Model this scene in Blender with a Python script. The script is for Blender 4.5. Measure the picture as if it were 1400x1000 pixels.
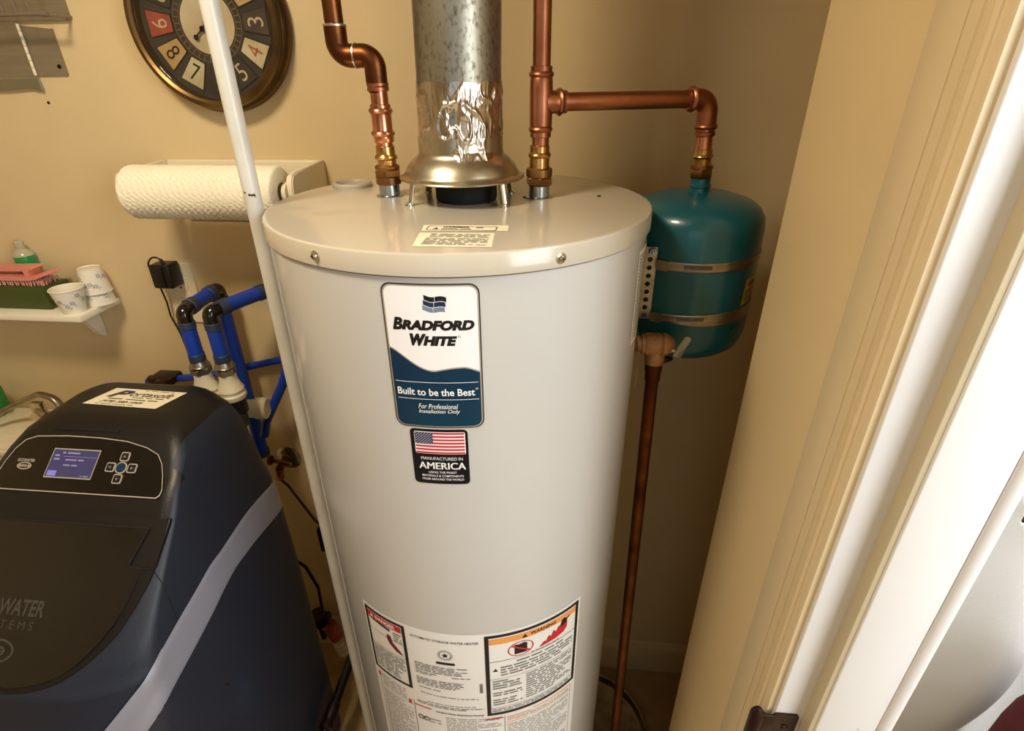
import bpy, bmesh, math, random
from mathutils import Vector, Matrix
random.seed(7)
SC = bpy.context.scene
COL = SC.collection
PI = math.pi
for o in list(bpy.data.objects): bpy.data.objects.remove(o)

# ---------------------------------------------------------------- camera
PITCH, YAW, ROLL = .48804, math.radians(5.7), -.0081231
fw = Vector((-math.sin(YAW)*math.cos(PITCH), math.cos(YAW)*math.cos(PITCH), -math.sin(PITCH)))
rt = Vector((math.cos(YAW), math.sin(YAW), 0)); up = rt.cross(fw)
r2 = rt*math.cos(ROLL)+up*math.sin(ROLL); u2 = -rt*math.sin(ROLL)+up*math.cos(ROLL)
cam = bpy.data.objects.new('camera', bpy.data.cameras.new('camera')); COL.objects.link(cam)
M = Matrix((r2, u2, -fw)).transposed().to_4x4(); M.translation = Vector((0, 0, 1.66))
cam.matrix_world = M
cam.data.sensor_width = 36; cam.data.lens = 749.5/1400*36; cam.data.clip_start = .02
SC.camera = cam

# ---------------------------------------------------------------- light and exposure
w = bpy.data.worlds.new('world'); SC.world = w; w.use_nodes = True
w.node_tree.nodes['Background'].inputs[0].default_value = (.75, .86, 1, 1)
w.node_tree.nodes['Background'].inputs[1].default_value = .08
def area(name, loc, target, size, power, color, size_y=None):
    l = bpy.data.lights.new(name, 'AREA'); l.energy = power; l.color = color
    l.shape = 'RECTANGLE' if size_y else 'DISK'; l.size = size
    if size_y: l.size_y = size_y
    o = bpy.data.objects.new(name, l); COL.objects.link(o); o.location = loc
    o.rotation_euler = (Vector(target)-Vector(loc)).to_track_quat('-Z', 'Y').to_euler()
    return o
area('ceiling_lamp_light', (-.62, .18, 2.36), (-.62, .3, 0), .30, 12.5, (1, .84, .62))
area('window_daylight', (-.15, -1.66, 1.65), (-.1, 1, 1.1), 1.1, 2.5, (.86, .93, 1), 1.1)
area('hall_daylight', (1.45, -.85, 1.75), (.15, .55, 1.1), .9, 22, (.89, .95, 1), 1.2)
area('curtain_fill_light', (.95, .26, 2.2), (.70, .60, 1.0), .7, 26, (.95, .97, 1), .8)  # added fill lamp that brightens the curtain, no real window there
SC.view_settings.view_transform = 'Standard'; SC.view_settings.look = 'None'
SC.view_settings.exposure = 0.2; SC.view_settings.gamma = 1
SC.view_settings.use_curve_mapping = False

# ---------------------------------------------------------------- materials
def S2L(c):
    return tuple((x/12.92 if x <= .04045 else ((x+.055)/1.055)**2.4) for x in [v/255 for v in c])
def mat(name, rgb, rough=.5, metal=0, rgb2=None, scale=20, bump=0, bscale=80, spec=.5, coat=0, rvar=0,
        tex='noise', lo=.35, hi=.65, emit=None, es=1, sheen=0, stretch=None):
    m = bpy.data.materials.new(name); m.use_nodes = True
    nt = m.node_tree; b = nt.nodes['Principled BSDF']
    c = S2L(rgb)+(1,)
    b.inputs['Base Color'].default_value = c; b.inputs['Roughness'].default_value = rough
    b.inputs['Metallic'].default_value = metal
    b.inputs['Specular IOR Level'].default_value = spec
    b.inputs['Coat Weight'].default_value = coat
    b.inputs['Coat Roughness'].default_value = .08
    tc = nt.nodes.new('ShaderNodeTexCoord'); src = tc.outputs['Object']
    if stretch:
        mp = nt.nodes.new('ShaderNodeMapping'); mp.inputs['Scale'].default_value = stretch
        nt.links.new(src, mp.inputs[0]); src = mp.outputs[0]
    if rgb2 or rvar:
        if tex == 'voronoi':
            n = nt.nodes.new('ShaderNodeTexVoronoi'); n.inputs['Scale'].default_value = scale
            o = n.outputs['Color']
            sp = nt.nodes.new('ShaderNodeSeparateColor'); nt.links.new(o, sp.inputs[0]); o = sp.outputs[0]
        else:
            n = nt.nodes.new('ShaderNodeTexNoise'); n.inputs['Scale'].default_value = scale
            n.inputs['Detail'].default_value = 5; o = n.outputs[0]
        nt.links.new(src, n.inputs['Vector'])
        if rgb2:
            r = nt.nodes.new('ShaderNodeValToRGB'); r.color_ramp.elements[0].position = lo
            r.color_ramp.elements[1].position = hi
            r.color_ramp.elements[0].color = c; r.color_ramp.elements[1].color = S2L(rgb2)+(1,)
            nt.links.new(o, r.inputs[0]); nt.links.new(r.outputs[0], b.inputs['Base Color'])
        if rvar:
            mr = nt.nodes.new('ShaderNodeMapRange'); mr.inputs[3].default_value = rough-rvar
            mr.inputs[4].default_value = rough+rvar
            nt.links.new(o, mr.inputs[0]); nt.links.new(mr.outputs[0], b.inputs['Roughness'])
    if bump:
        n2 = nt.nodes.new('ShaderNodeTexNoise'); n2.inputs['Scale'].default_value = bscale
        n2.inputs['Detail'].default_value = 4; nt.links.new(src, n2.inputs['Vector'])
        bp = nt.nodes.new('ShaderNodeBump'); bp.inputs['Strength'].default_value = bump
        bp.inputs['Distance'].default_value = .002
        nt.links.new(n2.outputs[0], bp.inputs['Height']); nt.links.new(bp.outputs[0], b.inputs['Normal'])
    if emit:
        b.inputs['Emission Color'].default_value = S2L(emit)+(1,); b.inputs['Emission Strength'].default_value = es
    return m
K = {}
K['wall'] = mat('tan_wall_paint', (222, 199, 152), .55, rgb2=(218, 195, 148), scale=6, bump=.12, bscale=160)
K['casing'] = mat('tan_trim_paint', (226, 206, 166), .38, bump=.05, bscale=60)
K['white_trim'] = mat('white_gloss_paint', (230, 230, 229), .32, bump=.08, bscale=40)
K['stop'] = mat('beige_stop_paint', (196, 182, 150), .45, bump=.05, bscale=90)
K['base'] = mat('baseboard_paint', (218, 194, 148), .6)
K['floor'] = mat('vinyl_floor', (178, 150, 104), .4, rgb2=(162, 134, 92), scale=14)
K['ceil'] = mat('ceiling_paint', (235, 228, 210), .8)
K['jacket'] = mat('heater_enamel', (200, 199, 194), .22, rgb2=(203, 202, 197), scale=3, coat=.35, bump=.03, bscale=9)
K['cap'] = mat('heater_top_enamel', (196, 188, 170), .20, coat=.4, bump=.05, bscale=10)
K['seam'] = mat('seam_taupe', (120, 112, 96), .5)  # grey-brown tone of the thin joint ring below the heater cap
K['black'] = mat('black_plastic', (15, 14, 14), .40, bump=.15, bscale=400)
K['blackgloss'] = mat('black_gloss_plastic', (14, 13, 12), .14, coat=.5)
K['navy'] = mat('navy_plastic', (27, 34, 49), .52, bump=.2, bscale=420)
K['silver'] = mat('silver_plastic', (150, 152, 166), .4, metal=.25)
K['silverline'] = mat('silver_trim', (196, 188, 172), .35, metal=.4)
K['lid'] = mat('smoked_lid_plastic', (24, 22, 18), .18, rgb2=(32, 30, 25), scale=5, rvar=.08, coat=.3)
K['lidtext'] = mat('lid_grey_print', (62, 58, 50), .5)
K['copper'] = mat('bright_copper', (218, 152, 118), .26, 1, rgb2=(160, 100, 74), scale=22, rvar=.10, lo=.4, hi=.7)
K['copper2'] = mat('dull_copper', (182, 120, 88), .40, 1, rgb2=(140, 86, 60), scale=14, rvar=.10)
K['copper3'] = mat('aged_dark_copper', (124, 76, 44), .38, 1, rgb2=(84, 48, 28), scale=18, rvar=.12)
K['brass'] = mat('brass', (208, 168, 104), .27, 1, rgb2=(176, 130, 78), scale=40, rvar=.08)
K['brassdull'] = mat('dull_brass', (160, 120, 74), .42, 1, rgb2=(124, 88, 52), scale=30)
K['bronze'] = mat('cast_bronze', (192, 152, 118), .5, .8, rgb2=(164, 124, 92), scale=40, bump=.3, bscale=200)
K['solder'] = mat('solder', (206, 198, 184), .35, 1)
K['zinc'] = mat('zinc_nipple', (168, 176, 176), .28, 1)
K['galv'] = mat('galvanized_steel', (160, 158, 144), .42, 1, rgb2=(104, 98, 84), scale=230, tex='noise', rvar=.10, lo=.5, hi=.72, stretch=(1, 1, .6))
K['galv2'] = mat('spun_galvanized', (196, 190, 168), .34, 1, rgb2=(170, 164, 144), scale=60, rvar=.06)
K['foil'] = mat('aluminium_foil_tape', (196, 188, 176), .24, 1)
K['steel'] = mat('stainless', (174, 168, 154), .34, 1, rgb2=(140, 132, 118), scale=30)
K['chrome'] = mat('chrome', (220, 214, 204), .12, 1)
K['slot'] = mat('dark_recess', (8, 7, 6), .8)
K['teal'] = mat('teal_paint', (6, 84, 96), .30, coat=.3, bump=.05, bscale=30)
K['paper'] = mat('white_label_paper', (240, 239, 234), .45)
K['papercream'] = mat('cream_label_paper', (238, 228, 198), .5)
K['ink'] = mat('black_ink', (16, 15, 15), .5)
K['greyink'] = mat('grey_ink', (120, 118, 114), .5)
K['greyink2'] = mat('pale_grey_ink', (168, 165, 158), .5)
K['red'] = mat('red_ink', (200, 34, 44), .5)
K['darkred'] = mat('dark_red_ink', (112, 22, 36), .5)
K['orange'] = mat('orange_ink', (240, 160, 84), .5)
K['white'] = mat('white_ink', (244, 244, 242), .4)
K['labelnavy'] = mat('label_navy', (10, 44, 74), .28, rgb2=(8, 60, 78), scale=6)
K['flagblue'] = mat('flag_blue', (34, 40, 78), .35)
K['flagblack'] = mat('label_black', (14, 16, 26), .3)
K['gloss'] = mat('gloss_label_white', (244, 244, 244), .22)
K['wave1'] = mat('emblem_slate', (30, 48, 78), .35)
K['wave2'] = mat('emblem_grey', (120, 134, 158), .35)
K['yellow'] = mat('yellow_label', (214, 178, 60), .5)
K['pvc'] = mat('white_pvc', (214, 214, 206), .28, rgb2=(200, 198, 188), scale=12)
K['bluepipe'] = mat('blue_pipe', (20, 62, 170), .4, bump=.1, bscale=60)
K['blueband'] = mat('slate_blue_ring', (44, 58, 84), .5)
K['greyfit'] = mat('pale_grey_plastic', (192, 184, 164), .4)
K['whiteplastic'] = mat('cream_plastic', (234, 224, 194), .35)
K['plate'] = mat('wall_plate_plastic', (240, 228, 196), .35)
K['towel'] = mat('paper_towel', (246, 236, 208), .9, bump=1.0, bscale=260)
K['clockbrass'] = mat('antique_brass_rim', (124, 98, 58), .34, .85, rgb2=(78, 58, 34), scale=9, rvar=.08)
K['dial'] = mat('dark_dial', (62, 58, 50), .6, rgb2=(40, 38, 34), scale=16)
K['dialc'] = mat('cream_dial', (216, 200, 164), .6, rgb2=(190, 170, 130), scale=14)
K['tan'] = mat('tan_tile', (204, 172, 112), .6, rgb2=(186, 150, 92), scale=30)
K['cream'] = mat('cream_tile', (212, 200, 158), .6, rgb2=(192, 176, 130), scale=30)
K['redtile'] = mat('red_tile', (186, 84, 62), .6, rgb2=(150, 66, 50), scale=30)
K['darktile'] = mat('dark_tile', (62, 56, 44), .6, rgb2=(44, 40, 34), scale=30)
K['browntile'] = mat('brown_tile', (84, 66, 48), .6, rgb2=(66, 52, 40), scale=30)
K['goldline'] = mat('tile_edge_gold', (150, 128, 84), .4, .5)
K['shelf'] = mat('white_shelf_paint', (238, 228, 204), .4)
K['cup'] = mat('paper_cup', (236, 228, 208), .6)
K['cupprint'] = mat('cup_print', (158, 160, 156), .6)
K['pink'] = mat('pink_plastic', (222, 140, 120), .4)
K['bristle'] = mat('pink_bristle', (214, 150, 132), .7)
K['olive'] = mat('dark_olive_plastic', (62, 74, 24), .5)
K['greenliq'] = mat('green_soap', (10, 140, 70), .15, coat=.5)
K['clear'] = mat('clear_cap_plastic', (176, 172, 144), .15, coat=.5)
K['green2'] = mat('bright_green_plastic', (20, 132, 50), .4)
K['wire'] = mat('grey_coated_wire', (120, 108, 88), .5)
K['steelplate'] = mat('brushed_steel_plate', (150, 138, 112), .5, .35, rgb2=(138, 126, 102), scale=8, stretch=(1, 1, 14))
K['hinge'] = mat('oil_rubbed_bronze', (44, 36, 34), .35, .7, rgb2=(62, 40, 34), scale=60)
K['maroon'] = mat('maroon_fabric', (82, 22, 34), .9, bump=.4, bscale=500)
K['cloth'] = mat('white_cloth', (240, 240, 240), .8, bump=.1, bscale=300)
K['darkcable'] = mat('dark_red_tube', (60, 22, 18), .5)
K['blackpipe'] = mat('black_pipe', (16, 14, 13), .3)
K['screen'] = mat('lcd_screen', (52, 50, 80), .2, emit=(70, 66, 104), es=.35)
K['screen2'] = mat('lcd_highlight', (110, 112, 180), .2, emit=(100, 100, 170), es=.5)
K['screen3'] = mat('lcd_text', (130, 128, 168), .3, emit=(110, 108, 140), es=.3)
K['lamp'] = mat('lamp_glass', (255, 240, 214), .4, emit=(255, 226, 180), es=2)
def glassmat():
    m = bpy.data.materials.new('clock_glass'); m.use_nodes = True; nt = m.node_tree; nt.nodes.clear()
    o = nt.nodes.new('ShaderNodeOutputMaterial'); mx = nt.nodes.new('ShaderNodeMixShader')
    t = nt.nodes.new('ShaderNodeBsdfTransparent'); g = nt.nodes.new('ShaderNodeBsdfGlossy'); g.inputs['Roughness'].default_value = .03
    f = nt.nodes.new('ShaderNodeFresnel'); f.inputs[0].default_value = 1.45
    nt.links.new(f.outputs[0], mx.inputs[0]); nt.links.new(t.outputs[0], mx.inputs[1]); nt.links.new(g.outputs[0], mx.inputs[2])
    nt.links.new(mx.outputs[0], o.inputs[0]); return m
K['glass'] = glassmat()

# ---------------------------------------------------------------- helpers
WL = {}
def wl(o): return WL.get(o.name, Vector((0, 0, 0))) if o else Vector((0, 0, 0))
def finish(bm, smooth):
    bmesh.ops.recalc_face_normals(bm, faces=bm.faces)
    if smooth:
        for f in bm.faces: f.smooth = True
def obj(name, bm, m, parent=None, smooth=True, sharp=35, fix=True, **props):
    if fix: finish(bm, smooth)
    base = wl(parent)
    bmesh.ops.translate(bm, verts=bm.verts, vec=-base)
    if smooth:
        for e in bm.edges:
            if len(e.link_faces) == 2 and e.calc_face_angle(0) > math.radians(sharp): e.smooth = False
    me = bpy.data.meshes.new(name); bm.to_mesh(me); bm.free()
    me.materials.append(m if not isinstance(m, str) else K[m])
    o = bpy.data.objects.new(name, me); COL.objects.link(o)
    if parent: o.parent = parent; WL[o.name] = base
    for k, v in props.items(): o[k] = v
    return o
def thing(name, label, cat, loc, group=None):
    o = bpy.data.objects.new(name, None); COL.objects.link(o); o.location = loc; o.empty_display_size = .05
    o['label'] = label; o['category'] = cat
    if group: o['group'] = group
    WL[o.name] = Vector(loc); return o
def dup(root, loc, label=None):
    r = root.copy(); COL.objects.link(r); r.location = loc; WL[r.name] = Vector(loc)
    if label: r['label'] = label
    for ch in list(root.children):
        c = ch.copy(); COL.objects.link(c); c.parent = r
        for g in list(ch.children):
            d = g.copy(); COL.objects.link(d); d.parent = c
    return r
def struct(name, bm, m, parent=None, smooth=False, **p):
    o = obj(name, bm, m, parent, smooth=smooth, **p)
    if not parent: o['kind'] = 'structure'
    return o
def B(): return bmesh.new()
def box(bm, a, b, bev=0, seg=2):
    c = [(a[i]+b[i])/2 for i in range(3)]; s = [abs(b[i]-a[i]) for i in range(3)]
    r = bmesh.ops.create_cube(bm, size=1); vs = r['verts']
    bmesh.ops.scale(bm, verts=vs, vec=s); bmesh.ops.translate(bm, verts=vs, vec=c)
    if bev:
        es = list({e for v in vs for e in v.link_edges})
        bmesh.ops.bevel(bm, geom=es, offset=bev, segments=seg, profile=.5, affect='EDGES')
    return bm
def frame(d):
    d = Vector(d).normalized(); a = Vector((0, 0, 1)) if abs(d.z) < .9 else Vector((1, 0, 0))
    x = d.cross(a).normalized(); y = d.cross(x).normalized(); return x, y, d
def lathe(bm, prof, c=(0, 0, 0), d=(0, 0, 1), seg=32, cap=True, sx=1):
    x, y, z = frame(d); c = Vector(c); rings = []
    for r, t in prof:
        if r <= 1e-6: rings.append([bm.verts.new(c+z*t)])
        else: rings.append([bm.verts.new(c+z*t+x*r*math.cos(2*PI*i/seg)*sx+y*r*math.sin(2*PI*i/seg)) for i in range(seg)])
    for A, Bq in zip(rings, rings[1:]):
        if len(A) == 1 and len(Bq) == 1: continue
        for i in range(seg):
            j = (i+1) % seg
            if len(A) == 1: bm.faces.new((A[0], Bq[i], Bq[j]))
            elif len(Bq) == 1: bm.faces.new((A[i], Bq[0], A[j]))
            else: bm.faces.new((A[i], Bq[i], Bq[j], A[j]))
    if cap:
        for Rg in (rings[0], rings[-1]):
            if len(Rg) > 2: bm.faces.new(Rg)
    return bm
def fillet(pts, r, n=6):
    pts = [Vector(p) for p in pts]; out = [pts[0]]
    for i in range(1, len(pts)-1):
        a, b, c = pts[i-1], pts[i], pts[i+1]; d1 = (a-b); d2 = (c-b)
        ang = d1.angle(d2); t = min(r/math.tan(ang/2), d1.length*.49, d2.length*.49)
        rr = t*math.tan(ang/2); d1.normalize(); d2.normalize()
        p1 = b+d1*t; p2 = b+d2*t; cen = b+(d1+d2).normalized()*(rr/math.sin(ang/2))
        v1 = p1-cen; v2 = p2-cen
        for k in range(n+1):
            s = k/n; th = v1.angle(v2, 0)
            v = (v1*math.sin((1-s)*th)+v2*math.sin(s*th))/math.sin(th) if th > 1e-2 else v1.lerp(v2, s)
            out.append(cen+v)
    out.append(pts[-1]); return out
def tube(bm, pts, r, seg=16, cap=True, flat=None):
    pts = [Vector(p) for p in pts]; rings = []
    x, y, z = frame(pts[1]-pts[0])
    for i, p in enumerate(pts):
        if i == 0: t = pts[1]-pts[0]
        elif i == len(pts)-1: t = pts[-1]-pts[-2]
        else: t = (pts[i]-pts[i-1]).normalized()+(pts[i+1]-pts[i]).normalized()
        t.normalize(); x = (x-t*x.dot(t)).normalized(); y = t.cross(x)
        rr = r[i] if isinstance(r, (list, tuple)) else r
        rings.append([bm.verts.new(p+x*rr*math.cos(2*PI*k/seg)+y*rr*(flat or 1)*math.sin(2*PI*k/seg)) for k in range(seg)])
    for A, Bq in zip(rings, rings[1:]):
        for i in range(seg):
            j = (i+1) % seg; bm.faces.new((A[i], Bq[i], Bq[j], A[j]))
    if cap: bm.faces.new(rings[0]); bm.faces.new(rings[-1])
    return bm
def prism(bm, out, mapf, h0, h1):
    """2D outline extruded between heights h0 and h1 of a mapping"""
    a = [bm.verts.new(mapf(u, v, h0)) for u, v in out]; b = [bm.verts.new(mapf(u, v, h1)) for u, v in out]
    bm.faces.new(a); bm.faces.new(b)
    for i in range(len(out)):
        j = (i+1) % len(out); bm.faces.new((a[i], a[j], b[j], b[i]))
    return bm
def rrect(u0, v0, u1, v1, r=0, n=4):
    if u0 > u1: u0, u1 = u1, u0
    if v0 > v1: v0, v1 = v1, v0
    if r <= 0: return [(u0, v0), (u1, v0), (u1, v1), (u0, v1)]
    o = []
    for cx, cy, a in ((u1-r, v0+r, -90), (u1-r, v1-r, 0), (u0+r, v1-r, 90), (u0+r, v0+r, 180)):
        for k in range(n+1):
            t = math.radians(a+90*k/n); o.append((cx+r*math.cos(t), cy+r*math.sin(t)))
    return o
def circ(u, v, r, n=24, ry=None):
    return [(u+r*math.cos(2*PI*k/n), v+(ry or r)*math.sin(2*PI*k/n)) for k in range(n)]
def plane(o, ux, uy):
    o = Vector(o); ux = Vector(ux).normalized(); uy = Vector(uy).normalized(); n = ux.cross(uy)
    return lambda u, v, h: o+ux*u+uy*v+n*h
def cylmap(cx, cy, R):
    return lambda u, v, h: Vector((cx+(R+h)*math.sin(u/R), cy-(R+h)*math.cos(u/R), v))
_txt = {}
def text2d(s, bold=0, shear=0):
    k = (s, bold, shear)
    if k in _txt: return _txt[k]
    cu = bpy.data.curves.new('t', 'FONT'); cu.body = s; cu.size = 1; cu.offset = bold; cu.shear = shear
    cu.resolution_u = 3
    o = bpy.data.objects.new('t', cu); COL.objects.link(o)
    dg = bpy.context.evaluated_depsgraph_get(); me = o.evaluated_get(dg).to_mesh()
    V = [(v.co.x, v.co.y) for v in me.vertices]; F = [tuple(p.vertices) for p in me.polygons]
    o.to_mesh_clear(); bpy.data.objects.remove(o); bpy.data.curves.remove(cu)
    _txt[k] = (V, F); return _txt[k]
class Flat:
    """collects flat print (u,v), slices it so that it can bend, then lays it on a surface"""
    def __init__(s): s.bm = B()
    def poly(s, pts):
        s.bm.faces.new([s.bm.verts.new((u, v, 0)) for u, v in pts]); return s
    def rect(s, u0, v0, u1, v1, r=0): return s.poly(rrect(u0, v0, u1, v1, r))
    def ring(s, out, inn):
        a = [s.bm.verts.new((u, v, 0)) for u, v in out]; b = [s.bm.verts.new((u, v, 0)) for u, v in inn]; n = len(a)
        for i in range(n): s.bm.faces.new((a[i], a[(i+1) % n], b[(i+1) % n], b[i]))
        return s
    def text(s, t, u0, v0, u1, v1, bold=0, shear=0, rot=0):
        V, F = text2d(t, bold, shear)
        if not V: return s
        xs = [v[0] for v in V]; ys = [v[1] for v in V]; x0, x1, y0, y1 = min(xs), max(xs), min(ys), max(ys)
        cu, cv = (u0+u1)/2, (v0+v1)/2; W, H = u1-u0, v1-v0; c, sn = math.cos(rot), math.sin(rot)
        vs = []
        for x, y in V:
            a = ((x-x0)/(x1-x0)-.5)*W; b = ((y-y0)/(y1-y0)-.5)*H
            vs.append(s.bm.verts.new((cu+a*c-b*sn, cv+a*sn+b*c, 0)))
        for f in F:
            try: s.bm.faces.new([vs[i] for i in f])
            except Exception: pass
        return s
    def scribble(s, u0, v0, u1, v1, rows, fill=.8, seed=1, skip=0, slope=0):
        rd = random.Random(seed); h = (v1-v0)/rows
        for k in range(rows):
            if rd.random() < skip: continue
            v = v1-(k+.5)*h; u = u0; end = u0+(u1-u0)*(rd.uniform(.55, 1) if rd.random() < .35 else 1)
            while u < end:
                wd = min(rd.uniform(.9, 4.0)*h, end-u)
                if wd > h*.3: s.rect(u, v-h*.26, u+wd, v+h*.26*rd.uniform(.7, 1))
                u += wd+h*rd.uniform(.35, .7)
        return s
    def lay(s, name, mapf, lift, m, parent, step=None, **p):
        bm = s.bm
        if name.endswith('print') or name.endswith('lettering') or name in ('print', 'slogan', 'nail_holes', 'display_text', 'flag_stars', 'red_stripes', 'minute_track', 'socket_slots', 'logo', 'lid_gap', 'bar_print', 'pen_mark', 'lid_lettering', 'flag_band', 'hour_hand'): p.setdefault('kind', 'stuff')
        if step:
            bmesh.ops.triangulate(bm, faces=[f for f in bm.faces if len(f.verts) > 4])
            xs = [v.co.x for v in bm.verts]; x = math.floor(min(xs)/step)*step+step
            while x < max(xs):
                bmesh.ops.bisect_plane(bm, geom=bm.verts[:]+bm.edges[:]+bm.faces[:], plane_co=(x, 0, 0), plane_no=(1, 0, 0)); x += step
        bmesh.ops.recalc_face_normals(bm, faces=bm.faces)
        for f in bm.faces:
            if f.normal.z < 0: f.normal_flip()
        for v in bm.verts: v.co = mapf(v.co.x, v.co.y, lift)
        return obj(name, bm, m, parent, fix=False, smooth=False, **p)

# ================================================================ STRUCTURE
struct('floor', box(B(), (-2.1, -1.9, -.05), (2.3, 1.2, 0)), 'floor')
struct('ceiling', box(B(), (-2.1, -1.9, 2.44), (2.3, 1.2, 2.5)), 'ceil')
struct('wall_back', box(B(), (-2.1, 1.12, 0), (2.3, 1.2, 2.44)), 'wall')
struct('wall_left', box(B(), (-2.1, -1.9, 0), (-2.0, 1.12, 2.44)), 'wall')
XR = .28
struct('wall_right', box(B(), (XR, .444, 0), (.392, .748, 2.44)), 'wall')
struct('wall_alcove', box(B(), (.8, .748, 0), (.9, 1.12, 2.44)), 'wall')
struct('wall_closet', box(B(), (.392, .70, 0), (2.2, .748, 2.44)), 'ceil')
struct('wall_hall', box(B(), (2.2, -1.9, 0), (2.3, .748, 2.44)), 'ceil')
# front wall with a window opening
fwb = B(); box(fwb, (-2.1, -1.9, 0), (2.3, -1.8, .95)); box(fwb, (-2.1, -1.9, 2.2), (2.3, -1.8, 2.44))
box(fwb, (-2.1, -1.9, .95), (-.85, -1.8, 2.2)); box(fwb, (1.6, -1.9, .95), (2.3, -1.8, 2.2)); box(fwb, (.5, -1.9, .95), (.7, -1.8, 2.2))
struct('wall_front', fwb, 'wall')
# dividing wall on the near side of the doorway and above it
struct('wall_near_right', box(B(), (.28, -1.8, 0), (.392, -.42, 2.44)), 'wall')
struct('wall_over_door', box(B(), (.28, -.42, 2.05), (.392, .444, 2.44)), 'wall')
# baseboards : flat board, rounded cap
def baseboard(name, x0, x1):
    pr = [(0, 0), (.012, 0), (.012, .085), (.010, .100), (.006, .110), (.004, .118), (0, .122)]
    bm = B(); a = [bm.verts.new((x0, 1.12-d, z)) for d, z in pr]; b = [bm.verts.new((x1, 1.12-d, z)) for d, z in pr]
    bm.faces.new(a); bm.faces.new(b)
    for i in range(len(pr)): j = (i+1) % len(pr); bm.faces.new((a[i], a[j], b[j], b[i]))
    return struct(name, bm, 'base')
baseboard('baseboard_back', -2.0, .8)
# door casing, moulded profile (Y, projection from the wall face)
cp = [(.532, 0), (.532, .003), (.5305, .0038), (.4850, .0050), (.4842, .0024), (.4826, .0024), (.4818, .0056), (.4670, .0066), (.4655, .0036),
      (.4630, .0036), (.461, .0082), (.4545, .0090), (.4535, .0076), (.4520, .0086)]
for k in range(7):
    t = PI*k/6; cp.append((.4465+.0045*math.cos(t), .0086+.0028*math.sin(t)))
cp += [(.4405, .0074), (.439, .0086), (.4315, .0086), (.430, .0074), (.430, 0)]
bm = B(); a = [bm.verts.new((XR-d, y, 0)) for y, d in cp]; b = [bm.verts.new((XR-d, y, 2.12)) for y, d in cp]
bm.faces.new(a); bm.faces.new(b)
for i in range(len(cp)): j = (i+1) % len(cp); bm.faces.new((a[i], a[j], b[j], b[i]))
struct('trim_1', bm, 'casing', smooth=True, sharp=28)
# jamb of the doorway: rabbet board, beige stop, white board, half round bead
dj = thing('door_1', 'white painted door jamb beside the tan casing', 'door frame', (.33, .425, 0))
del dj['label']; del dj['category']; dj['kind'] = 'structure'
obj('rabbet_board', box(B(), (XR, .425, 0), (.345, .4435, 2.06), .0012), 'white_trim', dj, smooth=False)
obj('door_stop', box(B(), (.3135, .4085, 0), (.3215, .4252, 2.06), .0008), 'stop', dj, smooth=False, label='beige painted door stop')
bm = B(); box(bm, (.3195, .4065, 0), (.3860, .43, 2.06), .0022, 3)
obj('jamb_board', bm, 'white_trim', dj)
bm = B(); pts = [(.386, .44)]+[(.3945-.0085*math.cos(PI*k/8), .4085-.0055*math.sin(PI*k/8)) for k in range(9)]+[(.403, .44)]
prism(bm, pts, lambda u, v, h: Vector((u, v, h)), 0, 2.06); obj('bead', bm, 'white_trim', dj)
# nail holes / chips of the jamb
f = Flat()
for x, z, r in ((.3335, .925, .0011), (.343, .93, .0009), (.3545, .918, .0014), (.366, .975, .0011)):
    f.poly(circ(x, z, r, 8, r*.6))
f.lay('nail_holes', lambda u, v, h: Vector((u, .4065-h, v)), .0002, 'slot', dj)

# hinge on the jamb
hg = thing('door_hinge', 'dark bronze hinge leaf on the white door jamb by the tan casing', 'hinge', (.29, .424, .88))
bm = B(); prism(bm, rrect(XR-.002, .875, .3085, .964, .005), plane((0, .4248, 0), (1, 0, 0), (0, 0, 1)), 0, .0022); obj('leaf', bm, 'hinge', hg)
bm = B(); lathe(bm, [(0, .872), (.004, .872), (.0085, .878), (.0085, .955), (.006, .9615), (.003, .966), (0, .967)], (XR-.0095-.0095, .4265, 0), (0, 0, 1), 20); obj('knuckle', bm, 'hinge', hg)
for z in (.9, .937):
    bm = B(); lathe(bm, [(0, .0022), (.0045, .0022), (.004, .0042), (0, .005)], (.296, .4248, z), (0, -1, 0), 14); obj('screw', bm, 'hinge', hg)
bm = B(); box(bm, (XR-.0185, .4215, .875), (XR+.001, .4248, .96), .0008); obj('wrap_plate', bm, 'hinge', hg)

# ================================================================ WATER HEATER
HX, HY, R, HT = -.143, .76, .2515, 1.508
wh = thing('water_heater', 'tall cylindrical grey-white gas water heater in the middle of the alcove', 'water heater', (HX, HY, 0))
bm = B(); lathe(bm, [(R-.012, .045), (R, .05), (R, .30), (R, .31), (R, 1.486)], (HX, HY, 0), seg=128, cap=True); obj('tank_jacket', bm, 'jacket', wh, sharp=30)
for k in range(3):
    bm = B(); a = math.radians(90+120*k); x, y = HX+.19*math.cos(a), HY+.19*math.sin(a)
    box(bm, (x-.018, y-.018, 0), (x+.018, y+.018, .05), .003); obj('base_foot', bm, 'black', wh)
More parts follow.
